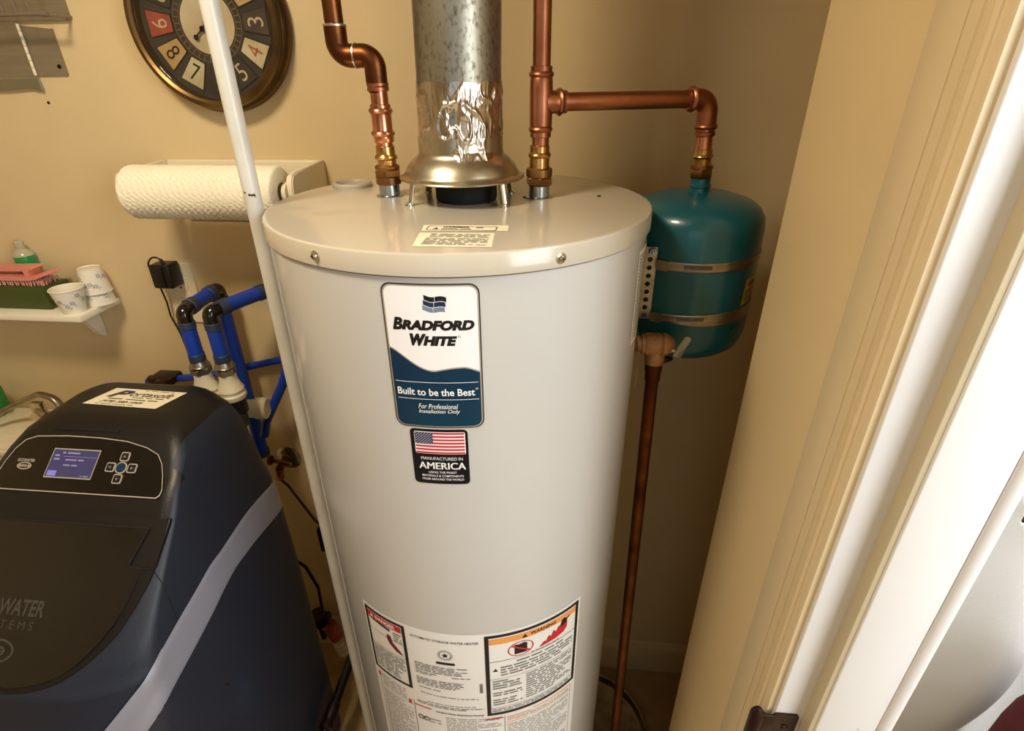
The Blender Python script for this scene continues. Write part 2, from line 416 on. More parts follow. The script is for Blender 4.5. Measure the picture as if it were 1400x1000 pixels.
# cap: flat disc with rolled edge and skirt, a shallow dent near the left
bm = B(); Rc = .2552
prof = [(Rc-.0006, 1.4848), (Rc, 1.4852), (Rc, HT-.0025), (Rc-.0010, HT-.0008), (Rc-.0028, HT), (Rc-.005, HT)]
prof += [(Rc-.005-(Rc-.005)*(k/14), HT) for k in range(1, 14)]+[(0, HT)]
lathe(bm, prof, (HX, HY, 0), seg=128, cap=False)
for v in bm.verts:
    if v.co.z > HT-.0001:
        d = math.hypot(v.co.x+.318, (v.co.y-.690)*1.6)
        v.co.z -= .0016*math.exp(-(d/.035)**2)
obj('top_cap', bm, 'cap', wh, sharp=32)
bm = B(); lathe(bm, [(R+.0006, 1.4828), (R+.0006, 1.4852)], (HX, HY, 0), seg=96, cap=False); obj('cap_seam', bm, 'seam', wh)
mc = cylmap(HX, HY, Rc)
for ang, z in ((-26.3, 1.4962), (33.2, 1.4945), (95, 1.495), (-95, 1.495), (160, 1.495)):
    a = math.radians(ang); d = Vector((math.sin(a), -math.cos(a), 0)); c = Vector((HX, HY, z))+d*Rc
    bm = B(); lathe(bm, [(0, -.001), (.0058, -.001), (.0058, .0008), (.0036, .0012), (.0034, .0034), (.0022, .0044), (0, .0046)], c, d, 16)
    s = obj('cap_screw', bm, 'chrome', wh)
    bm = B(); box(bm, (-.0022, -.0005, 0), (.0022, .0005, .0008)); box(bm, (-.0005, -.0022, 0), (.0005, .0022, .0008))
    X_, Y_, Z_ = frame(d)
    for v in bm.verts: v.co = c+X_*v.co.x+Y_*v.co.y+Z_*(.0040+v.co.z)
    obj('screw_slot', bm, 'slot', s)
# vertical jacket seam on the left
bm = B(); m_ = cylmap(HX, HY, R)
prism(bm, rrect(-.2585, .06, -.2535, 1.483), m_, -.001, .0014); obj('jacket_seam', bm, 'jacket', wh)
# raised access cover, far left
ml = cylmap(HX, HY, R)
# round hole plug
bm = B(); lathe(bm, [(.0305, 0), (.0305, .0045), (.0285, .0070), (.0255, .0070), (.0235, .0045), (.0225, .0012), (0, .0010)], (-.333, .858, HT), seg=40); obj('hole_plug', bm, 'greyfit', wh)
# flue opening
bm = B(); lathe(bm, [(.0405, -.001), (.042, .004), (.042, .019), (.0385, .024), (.030, .024), (.028, .004), (0, .004)], (-.138, .770, HT), seg=40); obj('flue_collar', bm, 'slot', wh)
for x in (-.252, -.039):
    bm = B(); lathe(bm, [(.0185, -.001), (.0190, .0012), (.0150, .0016), (.0143, .002), (.0143, .016), (.0135, .017), (0, .017)], (x, .788, HT), seg=32); obj('nipple', bm, 'zinc', wh)
# small screw heads in the cap
for x, y in ((-.058, .785), (.045, .80)):
    bm = B(); lathe(bm, [(0, 0), (.003, 0), (.0025, .0012), (0, .0016)], (x, y, HT), seg=12); obj('rivet', bm, 'slot', wh)

# ---- brand label
st = .006
lb = Flat().rect(-.0418, 1.3045, .0600, 1.4770, .0105).lay('brand_label', ml, .0004, 'ink', wh, st)
Flat().rect(-.0405, 1.3058, .0587, 1.4757, .0098).lay('silver_border', ml, .0006, 'silverline', lb, st)
Flat().rect(-.0388, 1.3074, .0571, 1.4741, .0088).lay('white_field', ml, .0008, 'gloss', lb, st)
# navy lower field with wave top
top = []
for k in range(25):
    u = -.0388+(.0959)*k/24; t = k/24
    v = 1.4040-.0265*math.sin(min(t/.50, 1)*PI/2)**1.3 + (0 if t < .5 else .0045*math.sin((t-.5)/.5*PI*.75)) - (0 if t < .85 else .0045*(t-.85)/.15)
    top.append((u, v))
top2 = [(u, v+.0016) for u, v in top]
bot = [(u, v) for u, v in rrect(-.0388, 1.3074, .0571, 1.4741, .0088) if v < 1.33]
bot.sort(key=lambda q: math.atan2(q[1]-1.36, q[0]-.009)) 
right = [q for q in bot if q[0] > .01]; left = [q for q in bot if q[0] <= .01]
def field(tp): return list(reversed(tp))+sorted(left, key=lambda q: (-q[1], q[0]))+sorted(right, key=lambda q: (q[1], q[0]))
f = Flat(); f.poly(field(top2)); f.lay('wave_line', ml, .0010, 'silverline', lb, st)
f = Flat(); f.poly(field(top)); f.lay('navy_field', ml, .0012, 'labelnavy', lb, st)
f = Flat()
f.text('B', -.0325, 1.4258, -.0212, 1.4402, .05, .25); f.text('RADFORD', -.0226, 1.4262, .0535, 1.4378, .065, .25)
f.text('W', -.0150, 1.4083, .0028, 1.4225, .075, .25); f.text('HITE', -.0012, 1.4088, .0350, 1.4200, .065, .25)
f.ring(circ(.0372, 1.4192, .0014, 12), circ(.0372, 1.4192, .0010, 12))
f.lay('lettering', ml, .0010, 'ink', lb, st)
# waving flag emblem: three bands split by a cross line
def wavy(u0, u1, vtop, vbot):
    n = 6; a = []; b = []
    for k in range(n+1):
        t = k/n; u = u0+(u1-u0)*t; dv = .0011*math.sin((u-.0035)/.0215*2*PI+2.6)-.10*(u-.0035)
        a.append((u-.0012*0, vtop+dv)); b.append((u, vbot+dv))
    return a+list(reversed(b))
bands = [('ink', 1.4650, 1.4598), ('wave1', 1.4590, 1.4540), ('wave2', 1.4532, 1.4482)]
for mname, vt, vb in bands:
    f = Flat(); off = (1.465-vt)*-.18
    f.poly(wavy(.0035+off, .0140+off, vt, vb)); f.poly(wavy(.0146+off, .0262+off, vt, vb)); f.lay('flag_band', ml, .0010, mname, lb, st)
f = Flat()
f.text('Built to be the Best', -.0352, 1.3475, .0508, 1.3565, .018); f.rect(-.0365, 1.3640, .0550, 1.3646); f.rect(-.0355, 1.3425, .0550, 1.3431)
f.ring(circ(.0530, 1.3560, .0012, 12), circ(.0530, 1.3560, .0008, 12))
f.text('For Professional', -.0130, 1.3306, .0315, 1.3370, .004, .25); f.text('Installation Only', -.0130, 1.3233, .0335, 1.3297, .004, .25)
f.lay('slogan', ml, .0014, 'white', lb, st)
# ---- country of origin label
fl = Flat().rect(-.0270, 1.2228, .0403, 1.3022, .0055).lay('origin_label', ml, .0004, 'flagblack', wh, st)
Flat().rect(-.0222, 1.2675, .0372, 1.2988, .002).lay('flag_field', ml, .0007, 'gloss', fl, st)
f = Flat(); sh = (1.2980-1.2683)/13
for k in range(0, 13, 2):
    v1 = 1.2980-k*sh; f.rect(-.0005 if k < 7 else -.0212, v1-sh, .0362, v1)
f.lay('red_stripes', ml, .0010, 'red', fl, st)
Flat().rect(-.0212, 1.2980-7*sh, -.0005, 1.2980).lay('flag_canton', ml, .0012, 'flagblue', fl, st)
f = Flat()
def star(u, v, r, rot=0):
    return [(u+(r if k % 2 == 0 else r*.4)*math.sin(PI*k/5+rot), v+(r if k % 2 == 0 else r*.4)*math.cos(PI*k/5+rot)) for k in range(10)]
for rI in range(9):
    nn = 6 if rI % 2 == 0 else 5
    for c in range(nn):
        u = -.0212+.0207*((c+.5)/6 if nn == 6 else (c+1)/6); v = 1.2980-7*sh*((rI+.7)/9.4); f.poly(star(u, v, .00085))
f.lay('flag_stars', ml, .0014, 'white', fl, st)
f = Flat(); f.text('MANUFACTURED IN', -.0165, 1.2586, .0330, 1.2630, 0); [f.text('AMERICA', -.0195+q, 1.2452, .0360+q, 1.2552, 0) for q in (-.00035, .0, .00035)]
f.text('USING THE FINEST', -.0085, 1.2388, .0250, 1.2420, .006); f.text('MATERIALS & COMPONENTS', -.0170, 1.2336, .0330, 1.2368, .006); f.text('FROM AROUND THE WORLD', -.0170, 1.2284, .0330, 1.2316, .006)
f.lay('lettering', ml, .0008, 'white', fl, st)
# ---- big data and warning label low on the tank
bl = Flat().rect(-.1590, .40, .2120, .9425, .001).lay('rating_label', ml, .0004, 'paper', wh, st)
f = Flat()
f.ring(rrect(-.1548, .7860, -.0745, .9372), rrect(-.1500, .7915, -.0800, .9318))
f.ring(rrect(.0478, .7400, .2078, .9378), rrect(.0540, .7465, .2022, .9320))
f.text('AUTOMATIC STORAGE WATER HEATER', -.0655, .9210, .0395, .9262, .004)
f.poly(star(-.0120, .8925, .0062)); f.ring(circ(-.0120, .8930, .0098, 28), circ(-.0120, .8930, .0088, 28)); f.ring(circ(-.0120, .8930, .0120, 28), circ(-.0120, .8930, .0116, 28))
f.rect(-.0270, .8705, .0020, .8760, .001)
for k in range(26): f.rect(.0375, .8030+k*.00090, .0425, .8030+k*.00090+(.0006 if k % 3 else .0003))
# lines inside the warning boxes
f.rect(-.1500, .8890, -.0800, .8897); f.rect(-.1500, .8560, -.0800, .8567)
f.rect(.0540, .8760, .2022, .8768); f.rect(.0540, .8335, .2022, .8341); f.rect(.0540, .7590, .2022, .7596)
f.rect(-.0760, .50, -.0752, .7560); f.rect(.0755, .50, .0762, .7330); f.rect(-.1480, .50, -.1474, .7640); f.rect(-.1480, .7400, -.0760, .7405); f.rect(.2010, .50, .2015, .7300)
f.text('WARNING', .1180, .9190, .1620, .9262, .03); f.poly([(.1045, .9180), (.1140, .9180), (.1092, .9265)])
f.poly([(.0590, .8530), (.0670, .8530), (.0630, .8598)])
f.text('OPERATING INSTRUCTIONS', -.0370, .7408, .0420, .7448, .02)
# fuel can with hose, figure on fire
f.poly([(.0930, .8850), (.1130, .8850), (.1130, .9050), (.1085, .9080), (.1000, .9060), (.0930, .9070)])
f.poly([(.1700, .9060), (.1740, .9020), (.1815, .9050), (.1850, .9140), (.1905, .9180), (.1880, .9195), (.1820, .9165), (.1790, .9210), (.1740, .9190), (.1725, .9130)])
# family of marks in the danger box
rd = random.Random(3)
for k in range(11):
    u = -.1475+k*.0040; v = .9165-k*.0006; f.poly([(u, v-.0035), (u+.0036, v-.0020), (u+.0044, v+.0028), (u+.0014, v+.0040)])
for u in (-.0655, -.0545): f.ring(circ(u, .7150, .0055, 14), circ(u, .7150, .0040, 14))
f.lay('black_print', ml, .0010, 'ink', bl, st)
f = Flat(); f.rect(-.1492, .9170, -.0815, .9300)
f.rect(-.0740, .7445, -.0440, .7470); f.rect(.0450, .7290, .0735, .7318); f.rect(-.1500, .7640, -.1450, .7760); f.rect(-.0860, .7415, -.0805, .7520)
f.poly([(.1330, .8820), (.1420, .8920), (.1450, .8890), (.1500, .9000), (.1540, .8950), (.1590, .9060), (.1630, .8990), (.1680, .9100), (.1720, .9040), (.1780, .9060), (.1850, .9090), (.1840, .8960), (.1780, .8890), (.1640, .8850)])
f.ring(circ(.1030, .8960, .0205, 28, .0165), circ(.1030, .8960, .0188, 28, .0150)); f.poly([(.0870, .9050), (.0885, .9075), (.1190, .8870), (.1175, .8845)])
f.lay('red_print', ml, .0012, 'red', bl, st)
f = Flat(); f.rect(.0545, .9165, .2017, .9290); f.rect(.0790, .7270, .1200, .7295); f.rect(.1250, .7300, .2000, .7322); f.rect(.0790, .7130, .1150, .7148); f.rect(.1200, .7145, .2000, .7162)
f.lay('orange_print', ml, .0008, 'orange', bl, st)
f = Flat(); f.text('DANGER', -.1320, .9195, -.0920, .9272, .035); f.poly([(-.1440, .9190), (-.1360, .9190), (-.1400, .9270)])
f.lay('white_print', ml, .0014, 'white', bl, st)
f = Flat(); f.poly([(-.1110, .8985), (-.1040, .8980), (-.1015, .8850), (-.0880, .8700), (-.0830, .8620), (-.0960, .8660), (-.1080, .8780), (-.1120, .8880)])
f.lay('dark_red_print', ml, .0011, 'darkred', bl, st)
f = Flat()
f.scribble(-.1475, .7960, -.0830, .8530, 11, seed=2); f.scribble(-.0980, .8900, -.0830, .9120, 4, seed=5)
f.scribble(-.0640, .8440, .0200, .8640, 5, seed=11, skip=.05); f.scribble(-.0640, .8080, -.0280, .8430, 9, seed=12, skip=.1); f.scribble(-.0260, .8080, .0130, .8280, 5, seed=13, skip=.2)
f.scribble(-.0050, .8370, .0240, .8410, 1, seed=14); f.scribble(-.0620, .7990, -.0200, .8030, 1, seed=15); f.scribble(-.0600, .7850, .0350, .7885, 1, seed=16)
f.scribble(-.0500, .7640, .0300, .7670, 1, seed=17); f.scribble(-.0690, .7540, .0430, .7620, 2, seed=18)
f.scribble(.0960, .8655, .1780, .8720, 1, seed=20); f.scribble(.0710, .8390, .1980, .8640, 4, seed=21); f.scribble(.1200, .8770, .1750, .8800, 1, seed=29)
f.scribble(.0580, .7650, .1060, .8310, 11, seed=22, skip=.1); f.scribble(.1120, .7650, .1980, .8310, 12, seed=23, skip=.05); f.scribble(.0560, .7480, .1990, .7570, 2, seed=24)
f.lay('grey_print', ml, .0009, 'greyink', bl, st)
f = Flat()
f.scribble(-.1440, .50, -.0800, .7360, 52, seed=31); f.scribble(-.1420, .7440, -.0900, .7760, 6, seed=36); f.scribble(-.0710, .6900, -.0300, .7360, 6, seed=32, skip=.3); f.scribble(-.0210, .50, .0700, .7340, 50, seed=33)
f.scribble(.0800, .50, .1970, .7090, 44, seed=34); f.scribble(.0800, .7175, .1970, .7255, 2, seed=35)
f.lay('pale_print', ml, .0007, 'greyink2', bl, st)
# ---- stickers on the cap
tm = lambda u, v, h: Vector((u, v, HT+h))
s1 = Flat().poly([(-.1585, .592), (-.0630, .597), (-.0645, .6225), (-.1620, .6185)]).lay('warning_sticker', tm, .0004, 'papercream', wh)
f = Flat(); f.ring(rrect(-.1550, .5965, -.0760, .6145, .003), rrect(-.1540, .5975, -.0770, .6135, .003)); f.text('WARNING', -.1380, .6060, -.1080, .6125, .03); f.scribble(-.1380, .5995, -.0850, .6045, 1, seed=41); f.scribble(-.1000, .6062, -.0850, .6115, 1, seed=42); f.poly([(-.1480, .6000), (-.1410, .6000), (-.1445, .6070)])
f.lay('print', tm, .0007, 'ink', s1)
s2 = Flat().poly([(-.1530, .530), (-.0725, .533), (-.0765, .588), (-.1585, .584)]).lay('notice_sticker', tm, .0004, 'papercream', wh)
f = Flat(); f.scribble(-.1440, .5665, -.0800, .5815, 3, seed=43); f.scribble(-.1460, .5370, -.0790, .5640, 6, seed=44); f.lay('print', tm, .0007, 'greyink', s2)
# ---- side label, far right
sl = Flat().rect(.300, 1.340, .372, 1.468).lay('side_label', ml, .0005, 'paper', wh, st)
Flat().scribble(.305, 1.345, .368, 1.463, 26, seed=51).lay('print', ml, .0008, 'greyink', sl, st)

# ================================================================ DRAFT HOOD + VENT
VX, VY = -.143, .772
dh = thing('draft_hood', 'dull galvanized bell-shaped draft hood standing on the heater top', 'draft hood', (VX, VY, HT))
def bell(rz): return rz
pf = [(.0835, 1.5372), (.0845, 1.5385), (.0838, 1.5400), (.0800, 1.5415), (.0775, 1.5430), (.0760, 1.5460), (.0725, 1.5530), (.0675, 1.5590), (.0620, 1.5640), (.0570, 1.5675), (.0560, 1.5720), (.0560, 1.590),
      (.0545, 1.590), (.0545, 1.5710), (.0560, 1.5665), (.0660, 1.5580), (.0740, 1.5455), (.0765, 1.5405), (.0835, 1.5372)]
bm = B(); lathe(bm, [(r, z-HT) for r, z in pf], (VX, VY, HT), seg=96, cap=False); obj('bell', bm, 'galv2', dh, sharp=50)
for (x, y) in ((-.205, .724), (-.0815, .722), (-.203, .820), (-.083, .818)):
    dx, dy = VX-x, VY-y; L = math.hypot(dx, dy); nx, ny = dx/L, dy/L; tx, ty = -ny, nx
    # strip leg, slightly curved in section
    bm = B(); top_p = Vector((x+nx*.006, y+ny*.006, 1.5405)); bot_p = Vector((x, y, HT))
    rows = []
    for t in (0, 1):
        c = bot_p.lerp(top_p, t); rows.append([bm.verts.new(c+Vector((tx, ty, 0))*a+Vector((nx, ny, 0))*b) for a, b in ((-.0055, -.0012), (-.0018, .0008), (.0018, .0008), (.0055, -.0012), (.0055, -.0002), (.0018, .0018), (-.0018, .0018), (-.0055, -.0002))])
    for i in range(8): j = (i+1) % 8; bm.faces.new((rows[0][i], rows[0][j], rows[1][j], rows[1][i]))
    bm.faces.new(rows[0]); bm.faces.new(rows[1])
    lg = obj('leg', bm, 'galv2', dh)
    bm = B(); lathe(bm, [(0, 0), (.0062, 0), (.0062, .001), (.0040, .0014), (.0038, .0036), (0, .0044)], (x-nx*.002, y-ny*.002, HT+.0002), seg=14); obj('leg_screw', bm, 'chrome', lg)
vp = thing('vent_pipe', 'grey mottled galvanized vent pipe rising from the draft hood', 'vent pipe', (VX, VY, 1.59))
bm = B(); lathe(bm, [(.0535, 1.575), (.0535, 2.43), (.0525, 2.43), (.0525, 1.575)], (VX, VY, 0), seg=96, cap=False)
for v in bm.verts: v.co.x += (v.co.z-1.575)*.02
obj('pipe', bm, 'galv', vp, sharp=50)
# crumpled foil tape wrapped round the joint
from mathutils import noise
bm = B(); NA, NZ = 320, 90; grid = []
def foil(a, t):
    lo_ = 1.5745
    d = (a-math.radians(28)+PI) % (2*PI)-PI      # flap at front right
    if abs(d) < .52: lo_ -= .0185*(math.cos(d/.52*PI/2)**.7)
    z = lo_+(1.6525+.0010*math.sin(a*9)-lo_)*t
    p = Vector((math.sin(a)*3.2, math.cos(a)*3.2, z*34))
    n1 = noise.noise(p*.9); n2 = noise.noise(Vector((p.x*3.1, p.y*3.1, p.z*1.3))+Vector((5, 1, 2))); n3 = noise.noise(p*4.6+Vector((9, 4, 1)))
    amp = .30+.70*max(0, math.cos(a-.45))**1.5
    r = .0546+amp*(.0030*max(0, 1-abs(n1)*5)**2+.0011*max(0, 1-abs(n2)*4)+.0003*abs(n3)+.0012*max(0, noise.noise(p*.5)))*min(1, (1-t)*5+.05)*min(1, t*5+.25)
    if z < 1.5745: r += (1.5745-z)*.62
    # pressed dimple at front
    q = ((a-.02)/.16)**2+((z-1.612)/.016)**2
    if q < 1: r -= .0035*(1-q)
    return r, z
for i in range(NA):
    a = 2*PI*i/NA-PI; col = []
    for j in range(NZ+1):
        r, z = foil(a, j/NZ); col.append(bm.verts.new((VX+(z-1.575)*.02+r*math.sin(a), VY-r*math.cos(a), z)))
    grid.append(col)
for i in range(NA):
    for j in range(NZ): bm.faces.new((grid[i][j], grid[(i+1) % NA][j], grid[(i+1) % NA][j+1], grid[i][j+1]))
obj('foil_tape', bm, 'foil', vp, label='shiny crumpled aluminium foil tape', sharp=180)

# ================================================================ COPPER PIPING
def fitting(bm, P, d, segs, seg=28):
    lathe(bm, [(0, segs[0][1])]+[(r, t) for r, t in segs]+[(0, segs[-1][1])], P, d, seg, cap=False)
def bead(r, t, h=.0035, s=.0024): return [(r, t-h), (r+s*.7, t-h*.6), (r+s, t), (r+s*.7, t+h*.6), (r, t+h)]
def hexnut(bm, c, r, h, d=(0, 0, 1)):
    x, y, z = frame(d); c = Vector(c); rows = []
    for t, rr in ((0, r*.93), (h*.12, r), (h*.88, r), (h, r*.93)):
        rows.append([bm.verts.new(c+z*t+x*rr*math.cos(PI/3*k+.2)+y*rr*math.sin(PI/3*k+.2)) for k in range(6)])
    for A, Bq in zip(rows, rows[1:]):
        for i in range(6): bm.faces.new((A[i], A[(i+1) % 6], Bq[(i+1) % 6], Bq[i]))
    bm.faces.new(rows[0]); bm.faces.new(rows[-1])
py_ = .788
cl = thing('copper_pipe', 'dark aged copper pipe with offset elbows at left of the vent', 'pipe', (-.252, py_, 1.525))
path = fillet([(-.3005, py_, 2.43), (-.3005, py_, 1.683), (-.2535, py_, 1.683), (-.2535, py_, 1.640)], .0215, 10)
bm = B(); tube(bm, path, .0118, 24); obj('pipe', bm, 'copper3', cl)
bm = B(); p2 = fillet([(-.3005, py_, 1.716), (-.3005, py_, 1.683), (-.2535, py_, 1.683), (-.2535, py_, 1.652)], .0213, 10)
tube(bm, p2, .0140, 24); obj('elbow', bm, 'copper3', cl)
bm = B(); lathe(bm, [(.0125, -.0018), (.0146, -.0012), (.0148, .001), (.0125, .002)], (-.3005, py_, 1.7165), (0, 0, 1), 24); obj('solder_ring', bm, 'solder', cl)
bm = B(); lathe(bm, [(.0135, -.0014), (.0150, -.001), (.0150, .001), (.0135, .0014)], (-.2775, py_, 1.683), (1, 0, 0), 24); obj('solder_ring', bm, 'solder', cl)
bm = B(); fitting(bm, (-.253, py_, 0), (0, 0, 1), [(.0132, 1.6420), (.0142, 1.6425)]+[(.0142, 1.6465), (.0134, 1.6472), (.0144, 1.6485), (.0144, 1.6515), (.0132, 1.652)]); obj('collar', bm, 'copper2', cl)
bm = B(); s = [(.0114, 1.555), (.0114, 1.6425)]; fitting(bm, (-.2525, py_, 0), (0, 0, 1), s); obj('stub', bm, 'copper', cl)
bm = B()
s = [(.0131, 1.5795), (.0137, 1.5805)]+bead(.0137, 1.5905)+[(.0134, 1.596), (.0134, 1.612)]+bead(.0137, 1.6185)+[(.0137, 1.6255), (.0131, 1.6262)]
fitting(bm, (-.2525, py_, 0), (0, 0, 1), s); obj('coupling', bm, 'copper', cl)
bm = B(); s = [(.0128, 1.5440), (.0133, 1.5450)]+bead(.0133, 1.5600)+[(.0130, 1.5640), (.0128, 1.5740), (.0118, 1.5750)]; fitting(bm, (-.252, py_, 0), (0, 0, 1), s); obj('adapter', bm, 'brass', cl)
bm = B(); hexnut(bm, (-.252, py_, 1.5345), .0185, .010); lathe(bm, [(.0168, 1.5245), (.0176, 1.5255), (.0176, 1.5345), (.0168, 1.5350)], (-.252, py_, 0), seg=28)
lathe(bm, [(.0165, 1.5440), (.0172, 1.5450), (.0172, 1.5480), (.0150, 1.5500)], (-.252, py_, 0), seg=28); obj('union_nut', bm, 'brassdull', cl)
# right hand pipe with tee
cr = thing('copper_pipe', 'bright copper pipe with tee at right of the vent, branching to the teal tank', 'pipe', (-.039, py_, 1.525))
TZ = 1.628; TX = -.038
bm = B(); fitting(bm, (TX, py_, 0), (0, 0, 1), [(.0113, 1.555), (.0113, 2.43)]); obj('riser', bm, 'copper2', cr)
bm = B(); s = [(.0131, 1.5860), (.0137, 1.5865)]+bead(.0137, 1.5960)+[(.0145, 1.600), (.0148, 1.612), (.0148, 1.644), (.0145, 1.654)]+bead(.0137, 1.6600)+[(.0137, 1.6690), (.0131, 1.6695)]
fitting(bm, (TX, py_, 0), (0, 0, 1), s)
E1 = Vector((.1935, .88, TZ)); T0 = Vector((TX, py_, TZ)); dd = (E1-T0).normalized(); LB = (E1-T0).length
fitting(bm, T0, dd, [(.0150, .004), (.0142, .016), (.0137, .0200)]+bead(.0140, .0250, .0035, .0030)+[(.0137, .030), (.0139, .0340), (.0130, .0345)])
obj('tee', bm, 'copper2', cr)
bm = B(); fitting(bm, T0, dd, [(.0114, .030), (.0114, LB-.024)]); obj('branch_pipe', bm, 'copper2', cr)
NZt = Vector((.1985, .88, 1.515)); dn = (NZt-E1).normalized()
bm = B(); pth = fillet([E1-dd*.034, E1, E1+dn*.040], .024, 12); tube(bm, pth, .0140, 24)
lathe(bm, bead(.0138, 0, .004, .0032), E1-dd*.0275, dd, 24); lathe(bm, bead(.0138, 0, .004, .0026), E1+dn*.036, dn, 24)
lathe(bm, [(.0130, -.001), (.0142, 0), (.0142, .005), (.0130, .006)], E1+dn*.043, dn, 24); obj('elbow', bm, 'copper2', cr)
bm = B(); fitting(bm, E1, dn, [(.0115, .040), (.0115, .085)]); obj('drop_pipe', bm, 'copper', cr)
bm = B(); s = [(.0125, .066), (.0132, .0665)]+bead(.0133, .0760, .003)+[(.0130, .080), (.0130, .094)]; fitting(bm, E1, dn, s); obj('adapter', bm, 'brass', cr)
bm = B(); hexnut(bm, E1+dn*.0925, .0172, .014, dn); lathe(bm, [(.0155, .089), (.0165, .090), (.0165, .093)], E1, dn, 24); obj('union_nut', bm, 'brassdull', cr)
bm = B(); s = [(.0128, 1.5440), (.0134, 1.5445)]+bead(.0134, 1.5640)+[(.0131, 1.5700), (.0133, 1.5755), (.0118, 1.5765)]; fitting(bm, (-.039, py_, 0), (0, 0, 1), s); obj('adapter', bm, 'brass', cr)
bm = B(); hexnut(bm, (-.039, py_, 1.5250), .0185, .011); lathe(bm, [(.0165, 1.5355), (.0178, 1.5365), (.0178, 1.5460), (.0160, 1.5475)], (-.039, py_, 0), seg=28); obj('union_nut', bm, 'brassdull', cr)

# ================================================================ EXPANSION TANK
EX, EY = .199, .880
et = thing('expansion_tank', 'teal painted expansion tank hanging at right of the heater', 'tank', (EX, EY, 1.26))
bm = B()
def arcprof(r, zt, h, n=8): return [(r*math.cos(PI/2*k/n)**.62 if k < n else 0, zt+h*math.sin(PI/2*k/n)) for k in range(n+1)]
pr_ = [(0, 1.248), (.045, 1.250), (.080, 1.258), (.094, 1.270), (.1005, 1.288), (.1015, 1.30), (.1015, 1.455), (.0995, 1.470), (.092, 1.4825), (.078, 1.4915), (.055, 1.4985), (.030, 1.5020), (0, 1.5030)]
lathe(bm, pr_, (EX, EY, 0), seg=72, cap=False); obj('body', bm, 'teal', et, sharp=60)
bm = B(); lathe(bm, [(.0150, 1.498), (.0142, 1.503), (.0142, 1.5215), (.013, 1.5225)], (EX, EY, 0), seg=32); lathe(bm, [(.0150, 1.508), (.0158, 1.509), (.0158, 1.512), (.0150, 1.513)], (EX, EY, 0), seg=32); obj('nozzle', bm, 'teal', et)
# air valve cap below
bm = B(); lathe(bm, [(.016, 1.2500), (.016, 1.2430), (.013, 1.2400), (0, 1.2400)], (EX-.03, EY-.05, 0), seg=20); obj('air_valve_cap', bm, 'black', et)
def strap(z, tilt):
    bm = B(); n = 90; rows = []
    for i in range(n+1):
        a = 2*PI*i/n; zz = z+tilt*math.sin(a)
        rows.append([bm.verts.new((EX+r*math.sin(a), EY-r*math.cos(a), zz+h)) for r, h in ((.1017, -.0062), (.1030, -.0066), (.1036, -.0052), (.1033, -.0035), (.1033, .0035), (.1036, .0052), (.1030, .0066), (.1017, .0062))])
    for A, Bq in zip(rows, rows[1:]):
        for k in range(7): bm.faces.new((A[k], Bq[k], Bq[k+1], A[k+1]))
    s = obj('strap', bm, 'steel', et)
    m2 = cylmap(EX, EY, .1033); bm = B()
    for k in range(22):
        u = -.028+k*.0018
        prism(bm, rrect(u, z-.0030, u+.0009, z+.0030), lambda a, b, h: m2(a, b+tilt*math.sin(a/.1033), h), .0001, .0004)
    obj('slots', bm, 'slot', s, kind='stuff')
    bm = B(); prism(bm, rrect(-.068, z-.0075, -.050, z+.0075, .002), lambda a, b, h: m2(a, b+tilt*math.sin(a/.1033), h), -.0005, .0035); obj('clamp_block', bm, 'steel', s)
strap(1.4140, .0025); strap(1.3345, .006)
bm = B(); n = 60; rows = []
for i in range(n+1):
    a = 2*PI*i/n; rows.append([bm.verts.new((EX+r*math.sin(a), EY-r*math.cos(a), 1.3290-.004*math.sin(a)+.010*max(0, math.sin(a))**2+h)) for r, h in ((.1017, -.005), (.1032, -.005), (.1032, .005), (.1017, .005))])
for A, Bq in zip(rows, rows[1:]):
    for k in range(3): bm.faces.new((A[k], Bq[k], Bq[k+1], A[k+1]))
obj('strap', bm, 'steel', et)
mt_ = cylmap(EX, EY, .1015)
tl = Flat().poly([(.0755, 1.348), (.112, 1.352), (.112, 1.389), (.0790, 1.389)]).lay('caution_label', mt_, .0005, 'yellow', et, .004)
f = Flat(); f.text('WARNING', .085, 1.376, .108, 1.385, .04); f.scribble(.081, 1.353, .108, 1.372, 6, seed=61); f.lay('print', mt_, .0009, 'ink', tl, .004)
f = Flat()
for k in range(7): f.rect(.068+k*.0028, 1.313, .068+k*.0028+.0012, 1.3185)
f.poly([(.0590, 1.312), (.0660, 1.312), (.0625, 1.3185)]); f.lay('bar_print', mt_, .0006, 'ink', et, .004)
# perforated hanger strip beside the heater
bm = B(); x0, x1, yy = .1155, .1350, .799
cell = .0125; z0 = 1.325
for k in range(9):
    c = ((x0+x1)/2, z0+cell*(k+.5)); w2 = (x1-x0)/2; out = []; inn = []
    for q in range(16):
        a = 2*PI*q/16+PI/16; ca, sa = math.cos(a), math.sin(a); sc = 1/max(abs(ca)/w2, abs(sa)/(cell/2))
        out.append((c[0]+ca*sc, c[1]+sa*sc)); inn.append((c[0]+.0038*ca, c[1]+.0038*sa))
    for q in range(16):
        r_ = (q+1) % 16
        for h in (0, .0015):
            bm.faces.new([bm.verts.new((u, yy+h, v)) for u, v in (out[q], out[r_], inn[r_], inn[q])])
        bm.faces.new([bm.verts.new(p) for p in ((inn[q][0], yy, inn[q][1]), (inn[r_][0], yy, inn[r_][1]), (inn[r_][0], yy+.0015, inn[r_][1]), (inn[q][0], yy+.0015, inn[q][1]))])
obj('hanger_strip', bm, 'steel', et, smooth=False)
bm = B(); hexnut(bm, (.1275, .796, 1.431), .006, .005, (0, -1, 0)); lathe(bm, [(.003, 0), (.003, .012), (0, .0125)], (.1275, .796, 1.431), (0, -1, 0), 12); obj('bolt', bm, 'zinc', et)

